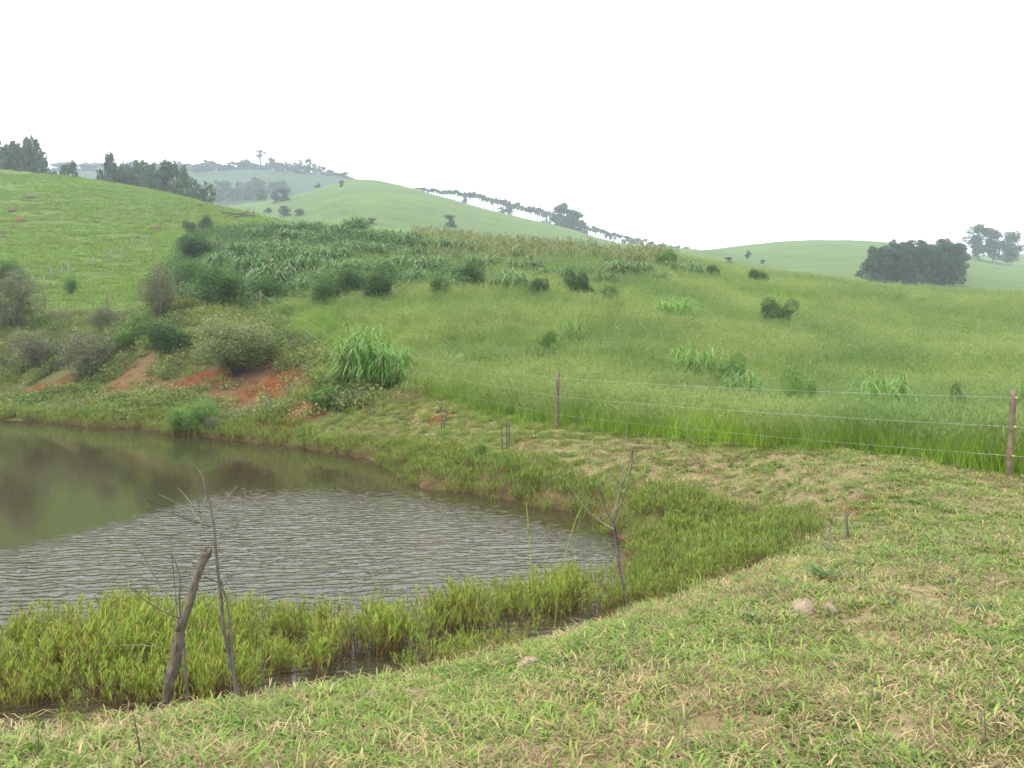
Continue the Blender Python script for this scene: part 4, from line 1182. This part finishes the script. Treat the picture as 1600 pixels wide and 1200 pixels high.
# ------------------------------------------------------------------ trees
def crown_mesh(kind, nleaf=900, far=False):
    q = Geo()
    lob = []
    if kind == 'gum':
        for i in range(15):
            z = random.uniform(.14, .93); wv_ = .20 * math.sin(math.pi * min(1, (z - .12) / .9)) ** .8 + .03
            a = random.uniform(0, 6.28); d = random.uniform(.2, 1) * wv_
            lob.append((d * math.cos(a), d * math.sin(a), z, random.uniform(.06, .12)))
        lob.append((0, 0, .95, .05))
    elif kind == 'ridge':
        for i in range(16):
            a = random.uniform(0, 6.28); z = random.uniform(.04, .84); d = random.uniform(0, .3) * (1 - .5 * z)
            lob.append((d * math.cos(a), d * math.sin(a), z, random.uniform(.10, .16)))
    elif kind == 'grove':
        for i in range(20):
            z = random.uniform(.08, .92); wv_ = .2 * min(1, (1.05 - z) * 2.2) ** .7
            a = random.uniform(0, 6.28); d = random.uniform(.2, 1) * wv_
            lob.append((d * math.cos(a), d * math.sin(a), z, random.uniform(.08, .13)))
    elif kind == 'umbrella':
        for i in range(9):
            a = random.uniform(0, 6.28); d = random.uniform(0, .15)
            lob.append((d * math.cos(a), d * math.sin(a), .82 - d * .9 + random.uniform(-.14, .08), random.uniform(.06, .10)))
        for i in range(2):
            a = random.uniform(0, 6.28); lob.append((.06 * math.cos(a), .06 * math.sin(a), random.uniform(.62, .78), .035))
    elif kind == 'wispy':
        for i in range(10):
            z = random.uniform(.5, .95); a = random.uniform(0, 6.28); d = random.uniform(.02, .16)
            lob.append((d * math.cos(a), d * math.sin(a), z, random.uniform(.035, .07)))
    else:   # round
        for i in range(26):
            a = random.uniform(0, 6.28); d = random.uniform(0, .32); z = random.uniform(.16, .88)
            k_ = math.sqrt(max(.12, 1 - ((z - .5) / .5) ** 2))
            lob.append((d * k_ * math.cos(a), d * k_ * math.sin(a), z, random.uniform(.10, .17)))
    vol = np.array([l[3] ** 2 for l in lob]); vol /= vol.sum()
    for (x_, y_, z_, r_), f in zip(lob, vol):
        n = max(12, int(nleaf * f))
        d = rng.normal(size=(n, 3)); d /= np.linalg.norm(d, axis=1)[:, None]
        p_ = np.array([x_, y_, z_]) + d * (r_ * U(.3, 1.1, n) ** .6)[:, None] * [1.1, 1.1, .85 if kind != 'gum' else 1.1]
        q.leaves(p_, U(.026, .055, n) * (1.5 if kind in ('umbrella', 'wispy') else 1.9 if far else 1.4), ht=np.clip((p_[:, 2] - z_) / r_ * .5 + .5, 0, 1), aspect=.6)  # leaf colour goes from base to tip upwards within each lobe
    return q, lob
def trunk_geo(lob, rad=.012, top=.9):
    q = Geo()
    q.tube([(0, 0, -.08), (.004, .002, .25), (-.004, .004, .55), (0, 0, top)], [rad, rad * .85, rad * .6, rad * .2], 6)
    for x_, y_, z_, r_ in lob[:8]:
        z0 = max(.15, z_ - .18 - .4 * math.hypot(x_, y_))
        q.tube([(0, 0, z0), (x_ * .5, y_ * .5, z0 + (z_ - z0) * .6), (x_, y_, z_)], [rad * .4, rad * .3, rad * .15], 4)
    return q
TREES = {}
for kind, nvar, nl, mat in (('gum', 5, 2600, m_gum), ('umbrella', 5, 700, m_far), ('wispy', 3, 600, m_far), ('round', 4, 3600, m_gum), ('grove', 4, 2400, m_gum), ('farround', 4, 1300, m_far), ('fargum', 4, 1400, m_far), ('ridge', 5, 1300, m_far), ('fargrove', 4, 2000, m_far)):
    TREES[kind] = []
    for i in range(nvar):
        q, lob = crown_mesh(kind.replace('far', ''), nl, mat is m_far)
        TREES[kind].append((q.mesh('crown', [mat]), trunk_geo(lob, .036 if kind in ('umbrella', 'wispy') else .016).mesh('trunk', [m_bark_dark if mat is m_far else m_bark])))
tcount = 0
def tree(name, kind, label, px, topy, D, wpx, group=None, basey=None, hgt=None):
    """stands on the ground at depth D (or where the ray through basey lands), top at image height topy"""
    global tcount
    if basey is not None:
        q_ = hit(px, basey); D = q_[1]
    x_ = (px - CX) / FPX * D; z_ = zat(x_, D)
    top = P(px, topy, D)[2]
    h = top - z_
    cw = {'gum': .46, 'umbrella': .42, 'wispy': .36, 'grove': .5, 'fargrove': .5, 'ridge': .62, 'round': .80, 'farround': .80, 'fargum': .46}[kind]
    s = wpx / FPX * D / cw
    t = thing(name, label, 'tree', (x_, D, z_), random.uniform(0, 6.28), group, (s, s, h))
    cr, tk = TREES[kind][tcount % len(TREES[kind])]; tcount += 1
    link('crown', cr, t); link('trunk', tk, t)
    return t
# behind the left hill
GL = 'eucalyptus trees on the left skyline'
for px, ty, D, w_, lab in [(2,214,212,40,'tall dark eucalyptus at the far left edge of the skyline'),(29,221,210,30,'dark eucalyptus second from the left edge on the hilltop'),(50,216,214,28,'pointed eucalyptus left of the last tall one on the hilltop'),
        (65,217,208,26,'pointed eucalyptus at the right end of the tall left group'),(15,232,205,36,'lower bushy tree in front of the tall left group'),(42,236,204,36,'bushy tree filling the foot of the tall left group'),(76,238,206,26,'short tree closing the tall left group on the right')]:
    tree('eucalyptus_tree', 'gum', lab, px, ty, D, w_ * 1.35)
tree('palm_like_tree', 'wispy', 'thin spiky topped tree alone right of the tall left group', 120, 246, 212, 24)
tree('wispy_tree', 'wispy', 'small thin tree beside the spiky topped tree', 106, 250, 214, 20)
for px, ty, D, w_, lab in [(178,243,208,22,'narrow tree at the left end of the skyline copse'),(186,256,204,36,'bushy tree at the left of the skyline copse'),(205,257,206,34,'rounded tree in the left part of the skyline copse'),(219,252,210,28,'taller tree left of centre in the skyline copse'),
        (244,253,206,28,'tall narrow tree in the middle of the skyline copse'),(262,255,203,26,'dark narrow tree right of centre in the skyline copse'),(279,257,200,28,'dark dense tree on the right side of the skyline copse'),(292,259,198,24,'dark tree ending the skyline copse on the right'),
        (318,278,190,40,'round tree stepping down the hill right of the skyline copse'),(250,280,192,30,'low pale bush in front of the skyline copse'),(232,262,200,30,'rounded low tree in the centre of the skyline copse')]:
    tree('skyline_tree', 'gum' if w_ < 30 else 'round', lab, px, ty, D, w_ * 1.35)
tree('umbrella_tree', 'umbrella', 'lone umbrella topped tree standing above the skyline copse', 228, 238, 214, 20)
# wooded rear ridge
GR = 'hazy trees along the rear wooded ridge'
xr = 92
while xr < 545:
    ty = 253 + 3 * math.sin(xr * .11) + random.uniform(-3, 3) + max(0, xr - 470) * .22
    tree('ridge_tree', 'ridge', 'hazy blue tree in the wooded line along the rear ridge', xr, ty, 655 + random.uniform(-18, 10), random.uniform(12, 19), GR)
    xr += random.uniform(5.5, 8.5)
tree('tall_ridge_tree', 'wispy', 'tallest thin tree rising over the wooded rear ridge', 411, 234, 680, 15)
for px, ty, lab in [(428,245,'pointed tree right of the tallest on the rear ridge'),(472,249,'pointed tree in the middle right of the rear ridge'),(486,246,'twin pointed tree at the right of the rear ridge')]:
    tree('tall_ridge_tree', 'fargum', lab, px, ty, 682, 11)
for i in range(16):
    px = 345 + (i % 8) * 14 + random.uniform(-5, 5); py = (300 if i < 8 else 314) + random.uniform(-3, 3)
    tree('hillside_tree', 'ridge', 'dim round tree in the dark wood on the hazy hillside', px, py - random.uniform(18, 24), 0, random.uniform(18, 26), 'dark hillside wood', basey=py)
# lone bushes on the middle hill
for px, by_, hpx, w_, lab in [(536,291,12,12,'dark lone tree near the top of the middle hill'),(500,293,7,14,'low hazy bush left of the lone tree on the middle hill'),(447,337,17,28,'round dark tree at the foot of the middle hill'),(471,336,11,22,'pale bush right of the round tree at the hill foot'),
        (704,354,20,26,'sparse bush on the side of the middle hill'),(582,350,12,22,'low bush at the base of the middle hill'),(422,332,8,18,'hazy low bush left of the round tree at the hill foot'),(558,277,8,5,'tiny thin tree on the summit of the middle hill'),
        (1167,404,13,12,'small dark tree in the fold below the right hill'),(1137,412,11,18,'low brownish bush in the fold below the right hill'),(1190,412,8,12,'low bush right of the small tree in the fold'),(1340,432,10,16,'low bush left of the dense grove')]:
    tree('hill_bush', 'ridge', lab, px, by_ - hpx, 0, w_ * .85, basey=by_)
# row of tall bare-trunked trees along the ridge
GW = 'slender trees in the row along the ridge'
prof = lambda px: float(np.interp(px, [640,740,860,920,960,1000,1050,1100], [291.5,297,327,351,362,371,381,388]))
ground_l = lambda px: float(np.interp(px, [640,740,860,920,1000,1100], [297,325,353,367,384,393]))
xr = 642
while xr < 1096:
    if not (866 < xr < 912):
        tree('slender_ridge_tree', 'umbrella', 'slender bare trunked tree with a small flat crown in the ridge row', xr, prof(xr) + random.uniform(-2.5, 3), random.uniform(535, 556), random.uniform(7.5, 10.5), GW)
    xr += random.uniform(2.9, 4.4)
for px, ty, w_, lab in [(877,316,30,'tallest pointed tree of the dense clump on the ridge row'),(895,326,32,'broad tree at the right of the dense ridge clump'),(888,340,34,'low dense tree in the middle of the ridge clump'),(904,341,24,'small tree ending the ridge clump on the right'),(868,338,24,'small tree at the left of the dense ridge clump')]:
    tree('ridge_clump_tree', 'fargrove', lab, px, ty, 470, w_ * 1.15)
for px, ty, w_, lab in [(853,328,20,'rounded tree just left of the dense ridge clump'),(795,318,20,'dense bush under the ridge row left of the clump'),(727,298,10,'thicker tree in the upper part of the ridge row'),(784,322,14,'small bush beside the dense bush under the ridge row')]:
    tree('ridge_round_tree', 'ridge', lab, px, ty, 530, w_)
# dense grove on the right hill, three round trees behind it
GG = 'trees of the dense grove on the right hill'
for row, (by_, off) in enumerate([(428, 0), (437, 5), (446, -3)]):
    for i in range(10):
        px = 1362 + i * 14.6 + off + random.uniform(-3, 3)
        if px > 1500: continue
        edge_ = 8 if (px < 1368 and row == 0) else 0
        tree('grove_tree', 'grove', 'dark tree packed into the dense grove on the right hill', px, 377 + random.uniform(-6, 9) + edge_ + row * 2 + (4 if px < 1385 else 0), 0, random.uniform(20, 27), GG, basey=by_)
for px, by_, ty, w_, lab in [(1523,405,350,38,'left and tallest of three round trees on the right skyline'),(1547,409,356,38,'middle of three round trees on the right skyline'),(1576,411,360,40,'right of three round trees on the right skyline')]:
    tree('round_skyline_tree', 'round', lab, px, ty, 405, w_ * 1.02)

# ------------------------------------------------------------------ haze
bm_v = [(-1500,-300,-36),(1500,-300,-36),(1500,1000,-36),(-1500,1000,-36),(-1500,-300,240),(1500,-300,240),(1500,1000,240),(-1500,1000,240)]
bm_f = np.array([[0,3,2,1],[4,5,6,7],[0,1,5,4],[1,2,6,5],[2,3,7,6],[3,0,4,7]])
hz = bpy.data.materials.new('haze_air'); hz.use_nodes = True; hz.node_tree.nodes.clear()
ho = hz.node_tree.nodes.new('ShaderNodeOutputMaterial'); pv = hz.node_tree.nodes.new('ShaderNodeVolumePrincipled')
pv.inputs['Color'].default_value = (.78,.88,1.0,1); pv.inputs['Density'].default_value = .0006; pv.inputs['Anisotropy'].default_value = .2
hz.node_tree.links.new(pv.outputs[0], ho.inputs['Volume'])
haze = link('haze', mesh_from('haze', bm_v, bm_f, [hz]))
tag(haze, 'thin pale humid haze over the valley and hills', 'haze', kind='stuff')
